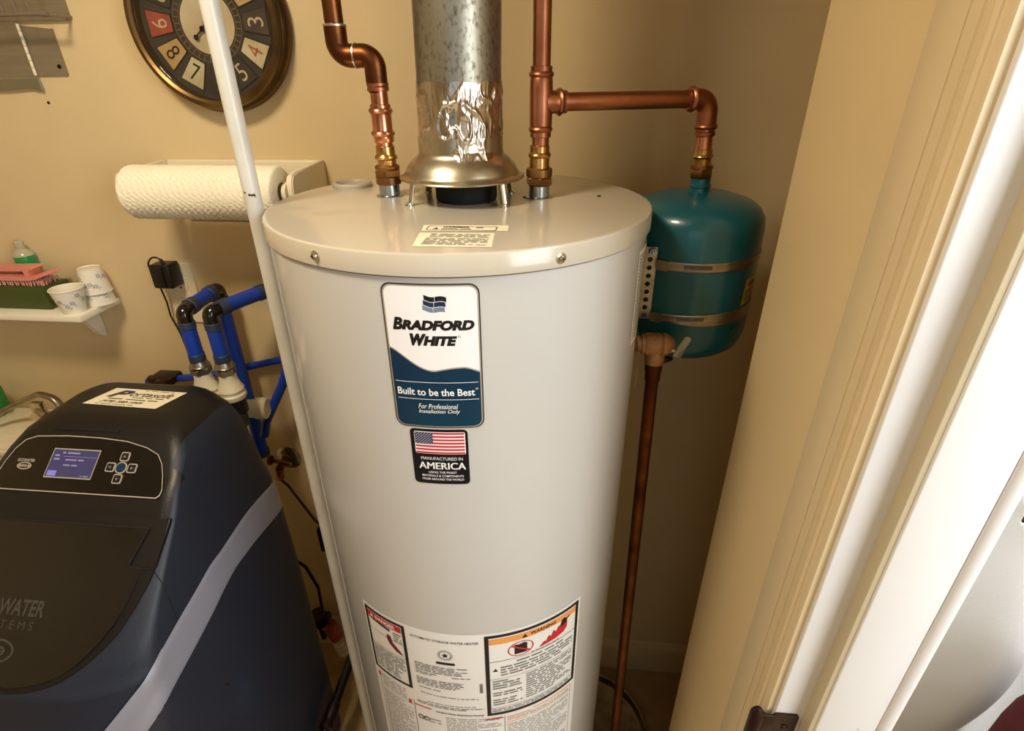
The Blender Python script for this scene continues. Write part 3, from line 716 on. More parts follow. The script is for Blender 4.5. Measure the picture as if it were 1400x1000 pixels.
# ================================================================ RELIEF VALVE + DRAIN PIPE
rv = thing('relief_valve', 'bronze relief valve with small lever on the heater side below the teal tank', 'valve', (.115, .75, 1.304))
bm = B(); P0 = Vector((.104, .752, 1.304))
fitting(bm, P0, (1, 0, 0), [(.0120, 0), (.0120, .0145), (.0150, .015), (.0150, .020), (.0165, .0205), (.0172, .023), (.0172, .042), (.0160, .0430), (.0160, .045), (.0175, .0455), (.0175, .050), (.0130, .058), (.0090, .0620)], 36)
fitting(bm, (.1405, .752, 1.304), (0, 0, -1), [(.0150, .004), (.0150, .020), (.0142, .030), (.0125, .033)], 28); obj('body', bm, 'bronze', rv)
bm = B(); tube(bm, [(.160, .744, 1.300), (.168, .738, 1.300)], .0030, 10); obj('lever_pin', bm, 'chrome', rv)
bm = B(); lm = plane((.169, .738, 1.2950), (.42, -.05, .9), (-.9, .1, .42)); prism(bm, rrect(-.004, -.0050, .033, .0050, .004), lm, 0, .0018)
prism(bm, rrect(-.002, -.0052, .010, -.0040, 0), lm, 0, .006); prism(bm, rrect(-.002, .0040, .010, .0052, 0), lm, 0, .006); obj('lever', bm, 'zinc', rv)
bm = B(); tg = []
for k in range(9):
    t = k/8; z = 1.330-.085*t; tg.append(((.1105+.006*math.sin(t*2.6)), z))
ra = [bm.verts.new((x, .742+.004*math.sin(i*.5), z)) for i, (x, z) in enumerate(tg)]; rb_ = [bm.verts.new((x-.003, .718+.004*math.sin(i*.5), z)) for i, (x, z) in enumerate(tg)]
for i in range(8): bm.faces.new((ra[i], ra[i+1], rb_[i+1], rb_[i]))
bmesh.ops.solidify(bm, geom=bm.faces[:], thickness=.0008); obj('paper_tag', bm, 'paper', rv, label='folded white paper tag')
dp = thing('drain_pipe', 'long thin brown copper pipe running down beside the heater from the relief valve', 'pipe', (.160, .745, .02))
bm = B(); A0 = Vector((.1405, .751, 1.278)); A1 = Vector((.1640, .745, .03)); dv = (A1-A0).normalized()
fitting(bm, A0, dv, [(.0100, .0), (.0100, (A1-A0).length)], 24); obj('pipe', bm, 'copper3', dp)
bm = B(); fitting(bm, A0, dv, [(.0125, -.004), (.0130, 0), (.0130, .016), (.0118, .020), (.0118, .033), (.0105, .035)], 24); obj('male_adapter', bm, 'copper3', dp)
# round galvanized pan on the floor
pn = thing('drain_pan', 'round grey metal pan on the floor behind the thin copper drain pipe', 'pan', (.106, .895, 0))
bm = B(); lathe(bm, [(0, .002), (.160, .002), (.168, .006), (.172, .028), (.176, .030), (.178, .028), (.174, .025), (.170, .004), (.160, 0), (0, 0)], (.106, .895, 0), seg=72, cap=False); obj('tray', bm, 'steel', pn, sharp=50)

# ================================================================ WHITE PVC PIPE
pv = thing('pvc_pipe', 'white plastic pipe standing from floor to ceiling against the heater left side', 'pipe', (-.4085, .70, 0))
bm = B(); lathe(bm, [(.0107, 0), (.0107, 2.43)], (-.4085, .70, 0), seg=28); obj('tube', bm, 'pvc', pv)
f = Flat(); mp = cylmap(-.4085, .70, .0107)
f.poly([(-.0045, 1.5300), (-.002, 1.5290), (-.002, 1.5270), (-.0045, 1.5280)]); f.poly([(.001, 1.5272), (.005, 1.5262), (.0090, 1.5272), (.0095, 1.5215), (.0075, 1.5238), (.001, 1.5245)])
f.lay('pen_mark', mp, .0003, 'ink', pv, .001)

# ================================================================ WATER SOFTENER
SEC = [(1.1405, .080, .765, .838, .02, .02, .03), (1.1395, .095, .748, .843, .02, .02, .035), (1.136, .115, .73, .85, .03, .02, .04), (1.129, .132, .713, .856, .025, .02, .05), (1.120, .145, .697, .862, .02, .02, .06), (1.10, .160, .671, .868, .02, .02, .06), (1.082, .166, .647, .872, .016, .016, .06),
       (1.064, .171, .622, .875, .022, .016, .06), (1.029, .175, .59, .88, .024, .018, .06), (1.01, .177, .567, .8815, .026, .019, .06), (.99, .179, .543, .883, .028, .020, .06), (.97, .181, .520, .8845, .030, .021, .06),
       (.95, .183, .496, .886, .036, .024, .06), (.93, .185, .473, .887, .044, .03, .055), (.915, .186, .455, .8875, .056, .037, .052), (.90, .187, .437, .888, .075, .045, .05), (.885, .188, .42, .889, .115, .06, .05), (.873, .189, .405, .89, .15, .07, .05),
       (.868, .1893, .4005, .89, .153, .072, .05), (.862, .1895, .3985, .89, .155, .073, .05), (.85, .19, .395, .89, .16, .075, .05), (.825, .191, .386, .89, .162, .078, .05), (.8, .192, .377, .89, .165, .08, .05), (.75, .193, .364, .89, .165, .08, .05), (.7, .194, .355, .89, .165, .08, .05), (.6, .195, .352, .89, .165, .08, .05), (.5, .195, .35, .89, .165, .08, .05), (.3, .195, .35, .89, .165, .08, .05), (.02, .195, .35, .89, .165, .08, .05), (0, .188, .36, .883, .16, .08, .05)]
SX = -.78
def sec_par(z):
    if z >= SEC[0][0]: return SEC[0][1:]
    for a, b in zip(SEC, SEC[1:]):
        if b[0] <= z <= a[0]:
            t = (a[0]-z)/(a[0]-b[0]); return tuple(p+(q-p)*t for p, q in zip(a[1:], b[1:]))
    return SEC[-1][1:]
def sec_outline(z, nf=12, nb=8):
    hw, yf, yb, rx, ry, rb = sec_par(z); half = []
    fl = hw-rx
    for k in range(6): half.append((fl*k/6, yf))
    for k in range(nf+1):
        t = PI/2*k/nf; half.append((fl+rx*math.sin(t), yf+ry-ry*math.cos(t)))
    for k in range(1, 8): half.append((hw, yf+ry+(yb-rb-yf-ry)*k/8))
    for k in range(nb+1):
        t = PI/2*k/nb; half.append((hw-rb+rb*math.cos(t), yb-rb+rb*math.sin(t)))
    for k in range(1, 6): half.append(((hw-rb)*(1-k/6), yb))
    pts = half+[(0, yb)]
    return [(SX+x, y) for x, y in pts]+[(SX-x, y) for x, y in reversed(pts[1:-1])]
def surf(th, z):
    """point of the cabinet surface at polar angle th (deg, 0 = towards the front) about its axis"""
    o = sec_outline(z); c = Vector((SX, .62)); a = math.radians(th); d = Vector((math.sin(a), -math.cos(a))); best = None
    for i in range(len(o)):
        p = Vector(o[i])-c; q = Vector(o[(i+1) % len(o)])-c; e = q-p; det = d.x*(-e.y)+e.x*d.y
        if abs(det) < 1e-12: continue
        t = (p.x*(-e.y)+e.x*p.y)/det; s = (d.x*p.y-d.y*p.x)/det
        if t > 0 and -1e-6 <= s <= 1+1e-6: best = t if best is None else max(best, t)
    return c+d*best, d
sf = thing('water_softener', 'large black and navy water softener cabinet at left of the heater', 'water softener', (SX, .62, 0))
LIDS = (1.029-.873)/(.59-.405)
bm = B(); rings = [[bm.verts.new((x, y, s[0])) for x, y in sec_outline(s[0])] for s in SEC]
n = len(rings[0])
for A, Bq in zip(rings, rings[1:]):
    for i in range(n): j = (i+1) % n; bm.faces.new((A[i], Bq[i], Bq[j], A[j]))
bm.faces.new(rings[0]); bm.faces.new(rings[-1])
bmesh.ops.recalc_face_normals(bm, faces=bm.faces)
pn_no = Vector((0, -LIDS, 1)).normalized(); pn_co = Vector((SX, .405, .873-.0006))
G = lambda: bm.verts[:]+bm.edges[:]+bm.faces[:]
bmesh.ops.bisect_plane(bm, geom=G(), plane_co=pn_co, plane_no=pn_no)
TW = .1685
bmesh.ops.bisect_plane(bm, geom=G(), plane_co=(SX+TW, 0, 0), plane_no=(1, 0, 0)); bmesh.ops.bisect_plane(bm, geom=G(), plane_co=(SX-TW, 0, 0), plane_no=(1, 0, 0))
bmesh.ops.bisect_plane(bm, geom=G(), plane_co=(0, 0, .985), plane_no=(0, 0, 1)); bmesh.ops.bisect_plane(bm, geom=G(), plane_co=(0, .585, 0), plane_no=(0, 1, 0))
bmesh.ops.bisect_plane(bm, geom=G(), plane_co=(SX+.148, 0, 0), plane_no=(1, 0, 0)); bmesh.ops.bisect_plane(bm, geom=G(), plane_co=(SX-.148, 0, 0), plane_no=(1, 0, 0)); bmesh.ops.bisect_plane(bm, geom=G(), plane_co=(0, .66, 0), plane_no=(0, 1, 0))
def isblack(f):
    c = f.calc_center_median()
    if c.y < .585: return False
    return abs(c.x-SX) < (TW if c.y < .66 else .148)
blk = bm.copy()
bmesh.ops.delete(bm, geom=[f for f in bm.faces if isblack(f)], context='FACES')
bmesh.ops.delete(blk, geom=[f for f in blk.faces if not isblack(f)], context='FACES')
obj('cabinet', bm, 'navy', sf, sharp=60); obj('top_cover', blk, 'black', sf, sharp=60)
# silver swoosh that wraps from the back corner round to the front
U = [(158, .880), (150, .897), (136, .912), (125, .917), (101, .910), (93, .912), (80.6, .904), (64, .895), (51.5, .884), (41.4, .852), (36, .832), (32, .817), (22, .775), (12, .745), (0, .735)]
Lw = [(158, .800), (150, .815), (141, .828), (125, .842), (107, .847), (95, .840), (83.4, .829), (70.4, .820), (59.4, .812), (49.7, .805), (42, .784), (30, .735), (18, .695), (8, .672), (0, .668)]
def itp(T, th):
    for a, b in zip(T, T[1:]):
        if b[0] <= th <= a[0]:
            t = (a[0]-th)/(a[0]-b[0]); return a[1]+(b[1]-a[1])*t
    return T[-1][1]
def smooth_itp(T, th):
    return sum(itp(T, max(0, min(158, th+d)))*w_ for d, w_ in ((-5, 1), (-2.5, 2), (0, 3), (2.5, 2), (5, 1)))/9
for sgn in (1, -1):
    bm = B(); cols = []; n1, n2 = 120, 10
    for i in range(n1+1):
        th = 158-158*i/n1; zu, zl = smooth_itp(U, th), smooth_itp(Lw, th); c = []
        for j in range(n2+1):
            z = zl+(zu-zl)*j/n2; p, d = surf(th, z); ridge = 0
            if th < 55 and j > 5: ridge = .0035*min(1, (55-th)/8)*math.sin(PI*min(1, (j-5)/4.0)/2)
            e = .0014+ridge-(.002 if j in (0, n2) else 0)
            c.append(bm.verts.new((SX+sgn*(p.x+d.x*e-SX), p.y+d.y*e, z)))
        cols.append(c)
    for A, Bq in zip(cols, cols[1:]):
        for j in range(n2): bm.faces.new((A[j], Bq[j], Bq[j+1], A[j+1]))
    obj('silver_stripe', bm, 'silver', sf, sharp=60)
# seam between lid hinge block and cabinet, down the side
for sgn in (1, -1):
    bm = B(); a_ = []
    for k in range(11):
        t = k/10; z = .985+(.893-.985)*t; th = 65.1+(63.9-65.1)*t; p, d = surf(th, z); a_.append((p, d, z))
    pts = [Vector((SX+sgn*(p.x+d.x*.0001-SX), p.y+d.y*.0001, z)) for p, d, z in a_]
    tube(bm, pts, .0009, 6); obj('side_seam', bm, 'slot', sf)
    p, d = surf(72, .675); bm = B(); P_ = Vector((SX+sgn*(p.x-SX), p.y, .675)); D_ = Vector((sgn*d.x, d.y, 0))
    lathe(bm, [(.0050, -.001), (.0056, .0008), (.0046, .0012), (.0040, -.0004), (0, -.0006)], P_, D_, 18); obj('screw_plug', bm, 'black', sf)
# lid, planar, just proud of the body
uy = Vector((0, 1, LIDS)).normalized(); lpm = plane((SX, .405, .873), (1, 0, 0), uy)
def on_lid(dx, y): return (dx, (y-.405)/uy.y)
half = [(.0, .411), (.026, .4135), (.052, .419), (.075, .4265), (.092, .437), (.106, .449), (.120, .4635), (.134, .4835), (.1430, .504), (.1490, .530), (.1515, .5445)]
rimh = [(0, .4035), (.033, .4080), (.066, .4165), (.090, .4265), (.110, .4390), (.129, .4560), (.145, .4770), (.158, .5030), (.167, .5300), (.1705, .5500), (.1715, .5800), (.1715, .6020)]
ro_ = [on_lid(x, y) for x, y in rimh]+[on_lid(-x, y) for x, y in reversed(rimh[1:])]
bm = B(); prism(bm, ro_, lpm, -.011, .0016)
es = [e for e in bm.edges if all(abs((v.co-lpm(0, 0, 0)).dot(pn_no)-.0016) < 1e-5 for v in e.verts)]
bmesh.ops.bevel(bm, geom=es, offset=.002, segments=3, affect='EDGES'); obj('lid_rim', bm, 'black', sf, sharp=40)
hb = half+[(.128, .5445), (.143, .588)]
outl = [on_lid(x, y) for x, y in hb]+[on_lid(-x, y) for x, y in reversed(hb[1:])]
bm = B(); prism(bm, outl, lpm, .001, .0040)
es = [e for e in bm.edges if abs((e.verts[0].co-lpm(0, 0, 0)).dot(pn_no)-.0040) < 1e-5 and abs((e.verts[1].co-lpm(0, 0, 0)).dot(pn_no)-.0040) < 1e-5]
bmesh.ops.bevel(bm, geom=es, offset=.0012, segments=2, affect='EDGES'); lid = obj('lid', bm, 'lid', sf, sharp=40)
# gap line around the upper part of the lid
f = Flat(); gp = [(-.1445, .5895), (.1445, .5895), (.1285, .5435), (.150, .5445)]
def seg2(a, b, w_):
    a = Vector(on_lid(*a)); b = Vector(on_lid(*b)); d = (b-a).normalized(); nn = Vector((-d.y, d.x))*w_; f.poly([tuple(a-nn), tuple(b-nn), tuple(b+nn), tuple(a+nn)])
seg2((-.144, .5885), (.144, .5885), .0012); seg2((.143, .588), (.128, .544), .0010); seg2((.128, .5443), (.1690, .5430), .0010); seg2((-.143, .588), (-.128, .544), .0010); seg2((-.128, .5443), (-.1690, .5430), .0010)
f.lay('lid_gap', lpm, .0046, 'slot', sf)
f = Flat(); f.text('ECOWATER', -.100, on_lid(0, .4830)[1], .018, on_lid(0, .5010)[1], .03); f.text('S Y S T E M S', -.086, on_lid(0, .4690)[1], .008, on_lid(0, .4780)[1], .0)
vc = on_lid(0, .446)[1]; f.ring(circ(-.038, vc, .030, 32, .017), circ(-.038, vc, .026, 32, .0135)); f.ring(circ(-.038, vc, .016, 24, .008), circ(-.038, vc, .012, 24, .005)); f.rect(-.052, vc-.001, -.024, vc+.001)
f.lay('lid_lettering', lpm, .0044, 'lidtext', lid)
# control panel
PS = (1.12-1.064)/(.695-.622); py2 = Vector((0, 1, PS)).normalized(); ppm = plane((SX, .622, 1.064), (1, 0, 0), py2)
def on_p(x, y): return (x-SX, (y-.622)/py2.y)
cv = [(-.150, .6225), (-.1500, .632), (-.1445, .655), (-.136, .674), (-.124, .6865), (-.106, .6925), (-.050, .6950), (.010, .6945), (.060, .6915), (.098, .6845), (.122, .6760), (.134, .6640), (.1425, .648), (.1490, .630), (.1480, .6225), (.1430, .6190), (-.1450, .6190)]
pout = [(x, (y-.622)/py2.y) for x, y in cv]
def shrink(P, k, c=(0, .045)): return [(c[0]+(x-c[0])*(1-k/.15), c[1]+(y-c[1])*(1-k/.045)) for x, y in P]
bm = B(); prism(bm, pout, ppm, -.008, .0020); cpn = obj('control_panel', bm, 'blackgloss', sf, sharp=30)
f = Flat(); f.ring(pout, shrink(pout, .0016)); f.lay('panel_outline', ppm, .0024, 'silverline', cpn)
def pp(x0, y0, x1, y1, r=0):
    a = on_p(x0, y0); b = on_p(x1, y1); return rrect(a[0], a[1], b[0], b[1], r)
sc_ = Flat(); sc_.poly(pp(-.8445, .6375, -.7600, .6770, .001)); scr = sc_.lay('display_bezel', ppm, .0024, 'silverline', cpn)
f = Flat(); f.poly(pp(-.8430, .6390, -.7615, .6755)); f.lay('display_screen', ppm, .0027, 'screen', cpn, label='lit blue display')
f = Flat(); f.poly(pp(-.8400, .6400, -.8240, .6470)); f.lay('display_icon', ppm, .0029, 'screen2', cpn)
f = Flat(); a = on_p(-.8260, .6690); b = on_p(-.795, .6735); f.scribble(a[0], a[1], b[0], b[1], 1, seed=71)
for (x0, y0, x1, y1, sd) in ((-.8170, .6600, -.7800, .6640, 72), (-.8170, .6530, -.7900, .6565, 73), (-.8380, .6600, -.8280, .6700, 74), (-.7800, .6400, -.7640, .6425, 75)):
    a = on_p(x0, y0); b = on_p(x1, y1); f.scribble(a[0], a[1], b[0], b[1], 2 if sd == 74 else 1, seed=sd)
a = on_p(-.823, .6660); f.rect(a[0], a[1], a[0]+.060, a[1]+.0006)
f.lay('display_text', ppm, .0030, 'screen3', cpn)
BC = (-.7140, .6555)
def btn(x, y, tri):
    a = on_p(x, y); bm = B(); prism(bm, rrect(a[0]-.0078, a[1]-.0078, a[0]+.0078, a[1]+.0078, .0028), ppm, .001, .0032); b_ = obj('button', bm, 'silverline', cpn)
    bm = B(); prism(bm, rrect(a[0]-.0060, a[1]-.0060, a[0]+.0060, a[1]+.0060, .0018), ppm, .0032, .0038); obj('button_face', bm, 'black', b_)
    f = Flat(); t = math.radians(tri); f.poly([(a[0]+.003*math.cos(t+q), a[1]+.003*math.sin(t+q)) for q in (0, 2.1, 4.2)]); f.lay('arrow', ppm, .0041, 'greyink', b_)
btn(BC[0], BC[1]+.0148, 90); btn(BC[0], BC[1]-.0148, 270); btn(BC[0]-.0190, BC[1], 180); btn(BC[0]+.0190, BC[1], 0)
a = on_p(*BC); bm = B(); prism(bm, circ(a[0], a[1], .0100, 28), ppm, .001, .0034); b_ = obj('button', bm, 'silverline', cpn)
bm = B(); prism(bm, circ(a[0], a[1], .0080, 28), ppm, .0034, .0040); obj('button_face', bm, 'labelnavy', b_)
a = on_p(-.8860, .6510); f = Flat(); f.text('ECOWATER', a[0]-.0155, a[1]+.0068, a[0]+.0155, a[1]+.0120, .03); f.ring(circ(a[0], a[1], .0130, 28, .0062), circ(a[0], a[1], .0105, 28, .0046)); f.text('ERR', a[0]-.0055, a[1]-.0022, a[0]+.0055, a[1]+.0022, .03)
f.poly(circ(a[0]-.0078, a[1], .0020, 10)); f.poly(circ(a[0]+.0078, a[1], .0020, 10)); f.lay('logo', ppm, .0024, 'silverline', cpn)
# slot above the panel
bm = B(); box(bm, (-.865, .704, 1.1230), (-.745, .7085, 1.1275), .001); obj('lid_groove', bm, 'slot', sf)
# dealer sticker on top
qs = [(-.857, .7640), (-.712, .7580), (-.689, .8180), (-.834, .8210)]
st_m = lambda u, v, h: Vector((u, v, 1.1408+h-.0008*max(0, (.765-v)/.01)))
q0, q1, q3 = Vector(qs[0]), Vector(qs[1]), Vector(qs[3]); ex, ey = q1-q0, q3-q0
def sk(u, v, h): p = q0+ex*u+ey*v; return Vector((p.x, p.y, 1.1412+h-.0006*max(0, (.765-p.y)/.01)))
stk = Flat().rect(0, 0, 1, 1).lay('dealer_sticker', sk, 0, 'papercream', sf)
f = Flat(); f.text('ortasoft', .36, .58, .93, .84, .008, .15); f.text('(978) 580-1849', .16, .13, .72, .28, .01, .2)
f.scribble(.45, .48, .88, .54, 1, seed=81); f.scribble(.18, .34, .86, .42, 1, seed=82); f.scribble(.14, .05, .66, .10, 1, seed=83); f.scribble(.45, .91, .85, .96, 1, seed=84)
f.lay('sticker_print', sk, .0004, 'ink', stk)
f = Flat(); f.text('P', .10, .46, .36, .88, .05, .3); f.lay('sticker_initial', sk, .0005, 'flagblue', stk)
# rear inlet fittings: white flared necks with metal nuts
for x in (-.748, -.693):
    bm = B(); lathe(bm, [(.0255, 1.054), (.0275, 1.058), (.0275, 1.065), (.0250, 1.068), (.0248, 1.073), (.0262, 1.076), (.0205, 1.090), (.0175, 1.102), (.0175, 1.116), (0, 1.116)], (x, .942, 0), seg=32); obj('inlet_neck', bm, 'whiteplastic', sf)
    bm = B(); hexnut(bm, (x, .942, 1.112), .0210, .014); lathe(bm, [(.0195, 1.125), (.0205, 1.127), (.0205, 1.130), (.0180, 1.133), (.0160, 1.142), (0, 1.142)], (x, .942, 0), seg=28); obj('inlet_nut', bm, 'steel', sf)
bm = B(); box(bm, (-.80, .885, .98), (-.675, .955, 1.030), .01)
for x in (-.748, -.693): lathe(bm, [(.0235, 1.02), (.0235, 1.054)], (x, .942, 0), seg=24)
obj('bypass_valve', bm, 'black', sf)

# ================================================================ BLUE WATER LINES
def blueline(name_label, x, y, pts, z0, ends):
    t = thing('blue_pipe', name_label, 'pipe', (x, y, 1.133), 'blue pipes above the softener')
    bm = B(); lathe(bm, [(.0145, z0), (.0145, 1.229)], (x, y, 0), seg=28); obj('riser', bm, 'bluepipe', t)
    for zz in (z0, 1.214):
        bm = B(); lathe(bm, [(.0150, zz), (.0160, zz+.001), (.0160, zz+.014), (.0150, zz+.015)], (x, y, 0), seg=28); obj('clamp_ring', bm, 'blueband', t)
    return t
ZB = 1.2500
b1 = blueline('blue water pipe rising from the left softener fitting, bent back to the wall', -.748, .942, None, 1.1425, None)
b2 = blueline('blue water pipe rising from the right softener fitting, running behind the white pipe', -.693, .942, None, 1.1425, None)
def elbow(parent, c, d1, d2, r=.0146, L=.0225):
    bm = B(); c = Vector(c); d1 = Vector(d1).normalized(); d2 = Vector(d2).normalized()
    tube(bm, fillet([c+d1*L, c, c+d2*L], .0135, 10), r, 24); return obj('elbow', bm, 'blackgloss', parent)
def hose(parent, a, b, r=.0148, name='pipe'):
    bm = B(); a = Vector(a); b = Vector(b); d = b-a; lathe(bm, [(r, 0), (r, d.length)], a, d, 28); obj(name, bm, 'bluepipe', parent)
    L = d.length
    for s_ in (0, L-.02):
        bm = B(); lathe(bm, [(r+.0006, s_), (r+.0020, s_+.001), (r+.0020, s_+.018), (r+.0006, s_+.019)], a, d, 28); obj('clamp_ring', bm, 'blueband', parent)
c1 = Vector((-.748, .942, ZB)); e1 = Vector((-.751, 1.070, ZB+.002)); d_ = (e1-c1).normalized()
elbow(b1, c1, (0, 0, -1), d_); hose(b1, c1+d_*.020, e1-d_*.020); elbow(b1, e1, -d_, (0, 0, -1))
hose(b1, e1-Vector((0, 0, .020)), (-.751, 1.070, .80))
c2 = Vector((-.693, .942, ZB)); e2 = Vector((-.622, 1.070, ZB+.008)); d_ = (e2-c2).normalized()
elbow(b2, c2, (0, 0, -1), d_); hose(b2, c2+d_*.020, e2-d_*.020); elbow(b2, e2, -d_, (0, 0, -1))
hose(b2, e2-Vector((0, 0, .020)), (-.626, 1.070, .90), .0075, 'thin_pipe')
def simple(name, label, cat, bm, m, **k):
    o = obj(name, bm, m, None, **k); o['label'] = label; o['category'] = cat; return o
bm = B(); tube(bm, [(-1.03, 1.103, .985), (-.872, 1.100, 1.011), (-.635, 1.098, 1.072)], .0085, 16); simple('blue_tubing', 'thin blue tubing running nearly level along the wall behind the thick blue pipe', 'tubing', bm, 'bluepipe')
bm = B(); tube(bm, [(-.602, 1.038, 1.105), (-.636, 1.040, 1.032), (-.700, 1.040, .925), (-.713, 1.040, .885)], .0105, 16); simple('blue_tubing', 'blue tubing slanting down over the white drain stub beside the softener', 'tubing', bm, 'bluepipe')
ds = thing('drain_stub', 'white plastic pipe stub behind the softener right shoulder', 'pipe', (-.72, 1.0, .955))
bm = B(); lathe(bm, [(.0215, 0), (.0215, .10), (.0255, .101), (.0255, .122), (.020, .126), (0, .126)], (-.795, 1.00, .980), (1, .12, .02), 28); obj('tube', bm, 'whiteplastic', ds)
vb = thing('wall_valve', 'dull metal valve body low on the wall behind the softener sticker', 'valve', (-.965, 1.09, 1.005))
bm = B(); box(bm, (-1.000, 1.068, .992), (-.940, 1.120, 1.014), .006); lathe(bm, [(.012, 0), (.015, .002), (.015, .018), (.010, .020)], (-.960, 1.070, 1.002), (0, -1, 0), 20); obj('body', bm, 'hinge', vb)
bm = B(); tube(bm, [(-1.005, 1.09, 1.0), (-.980, 1.075, 1.0)], .012, 16); obj('knob', bm, 'hinge', vb)
# ================================================================ WALL ITEMS
# clock
CX, CZ, CR = -.6520, 1.7460, .1465
ck = thing('wall_clock', 'round antique-brass wall clock with coloured number tiles', 'clock', (CX, 1.12, CZ))
bm = B(); pf = [(.100, .0), (CR-.004, .0), (CR, .004), (CR+.001, .012), (CR-.003, .020), (CR-.009, .024), (CR-.010, .030), (CR-.006, .036), (CR-.008, .043), (CR-.016, .046), (CR-.021, .043), (CR-.022, .034), (CR-.023, .022), (.100, .020)]
lathe(bm, pf, (CX, 1.12, CZ), (0, -1, 0), 120, cap=False); obj('rim', bm, 'clockbrass', ck, sharp=40)
cm = lambda u, v, h: Vector((CX+u, 1.098-h, CZ+v))
bm = B(); lathe(bm, [(0, 0), (CR-.021, 0), (CR-.021, .001), (0, .001)], (CX, 1.098, CZ), (0, -1, 0), 64); obj('dial', bm, 'dial', ck, smooth=False)
f = Flat(); f.poly(circ(0, 0, .050, 48)); f.lay('dial_center', cm, .0018, 'dialc', ck)
f = Flat(); f.ring(circ(0, 0, .0535, 64), circ(0, 0, .0525, 64)); f.ring(circ(0, 0, .0635, 64), circ(0, 0, .0625, 64))
for k in range(36):
    a = 2*PI*k/36; c, s_ = math.cos(a), math.sin(a); f.poly([(c*.054-s_*.0008, s_*.054+c*.0008), (c*.054+s_*.0008, s_*.054-c*.0008), (c*.062+s_*.0008, s_*.062-c*.0008), (c*.062-s_*.0008, s_*.062+c*.0008)])
f.lay('minute_track', cm, .0020, 'goldline', ck)
tiles = {1: ('tan', 'ink'), 2: ('tan', 'ink'), 3: ('browntile', 'cream'), 4: ('cream', 'redtile'), 5: ('darktile', 'cream'), 6: ('darktile', 'cream'), 7: ('cream', 'ink'), 8: ('tan', 'ink'), 9: ('redtile', 'cream'), 10: ('darktile', 'cream'), 11: ('cream', 'ink'), 12: ('redtile', 'cream')}
for k, (tm_, im_) in tiles.items():
    a = -2*PI*k/12                      # clockwise
    ro, ri, wo, wi = .112, .068, .021, .0125
    def tf(x, r): return (x*math.cos(a)-r*math.sin(a), x*math.sin(a)+r*math.cos(a))
    def q_(d): return [tf(x, r) for x, r in ((-wi-d, ri-d), (wi+d, ri-d), (wo+d, ro+d), (-wo-d, ro+d))]
    bm = B(); prism(bm, q_(.0018), cm, .001, .0020); fr = obj('tile_frame', bm, 'ink', ck, smooth=False)
    bm = B(); prism(bm, q_(0), cm, .0020, .0026); obj('number_tile', bm, tm_, fr, smooth=False)
    f = Flat(); c = tf(0, .0905); rot = a+(PI if True else 0); s = str(k); wd = .0145 if k < 10 else .022
    f.text(s, c[0]-wd/2, c[1]-.0145, c[0]+wd/2, c[1]+.0145, -.004, 0, rot); f.lay('numeral', cm, .0030, im_, fr)
f = Flat()
def hand(a, L, L2):
    d = Vector((math.sin(a), math.cos(a))); n_ = Vector((d.y, -d.x))
    f.poly([tuple(-d*L2-n_*.0016), tuple(-d*L2+n_*.0016), tuple(d*L+n_*.0016), tuple(d*L-n_*.0016)]); f.poly(circ(*(d*L*.42), .0048, 16)); f.poly(circ(*(d*L), .0048, 16)); f.poly(circ(0, 0, .005, 16))
hand(math.radians(228), .034, .010); f.lay('hour_hand', cm, .0060, 'ink', ck)
f = Flat(); hand(math.radians(170), .055, .012); f.lay('minute_hand', cm, .0075, 'ink', ck)
bm = B(); lathe(bm, [(0, 0), (CR-.0225, 0), (CR-.0225, .0015), (0, .0015)], (CX, 1.083, CZ), (0, -1, 0), 64); obj('glass_cover', bm, 'glass', ck, smooth=False)

# paper towel and holder
RY, RZ, RX0, RX1 = .978, 1.4735, -.800, -.512
th_ = thing('towel_holder', 'cream plastic wall holder carrying the paper towel roll', 'holder', (-.65, 1.12, 1.48))
bm = B(); box(bm, (-.815, 1.108, 1.43), (-.486, 1.12, 1.5125), .004, 3); obj('back_plate', bm, 'whiteplastic', th_)
for xx, sg in ((-.491, 1), (-.818, -1)):
    o_ = [(1.118, 1.4300), (1.118, 1.5120), (1.108, 1.5125), (.992, 1.5085), (.975, 1.5045), (.967, 1.494), (.965, 1.479), (.966, 1.462), (.975, 1.452), (1.00, 1.447), (1.07, 1.440)]
    bm = B(); prism(bm, o_, lambda u, v, h: Vector((xx-.006+h, u, v)), 0, .012)
    bmesh.ops.bevel(bm, geom=[e for e in bm.edges if abs(e.verts[0].co.x-e.verts[1].co.x) < 1e-6], offset=.002, segments=2, affect='EDGES'); obj('arm', bm, 'whiteplastic', th_)
    bm = B(); lathe(bm, [(.021, 0), (.021, .002), (.016, .010), (.015, .0101), (0, .0101)], (xx-sg*.006, RY, RZ), (-sg, 0, 0), 28); obj('spindle', bm, 'whiteplastic', th_)
pt = thing('paper_towel_roll', 'white quilted paper towel roll on the wall holder', 'paper towels', (-.65, RY, RZ-.048))
bm = B(); NA, NX = 140, 120; rr0 = .0475; cols = []
for i in range(NX+1):
    x = RX0+(RX1-RX0)*i/NX; ed = min(i, NX-i)/3; sh_ = .004*(1-min(1, ed))**2
    col = []
    for k in range(NA):
        a = 2*PI*k/NA; s_ = a*rr0
        q = .0010*(math.sin(x*520+2.2*math.sin(s_*150))*math.sin(s_*420))*min(1, ed)
        sag = 1+.02*math.cos(a)
        r = (rr0+q-sh_)*sag; col.append(bm.verts.new((x, RY+r*math.sin(a), RZ-r*math.cos(a))))
    cols.append(col)
for A, Bq in zip(cols, cols[1:]):
    for k in range(NA): j = (k+1) % NA; bm.faces.new((A[k], Bq[k], Bq[j], A[j]))
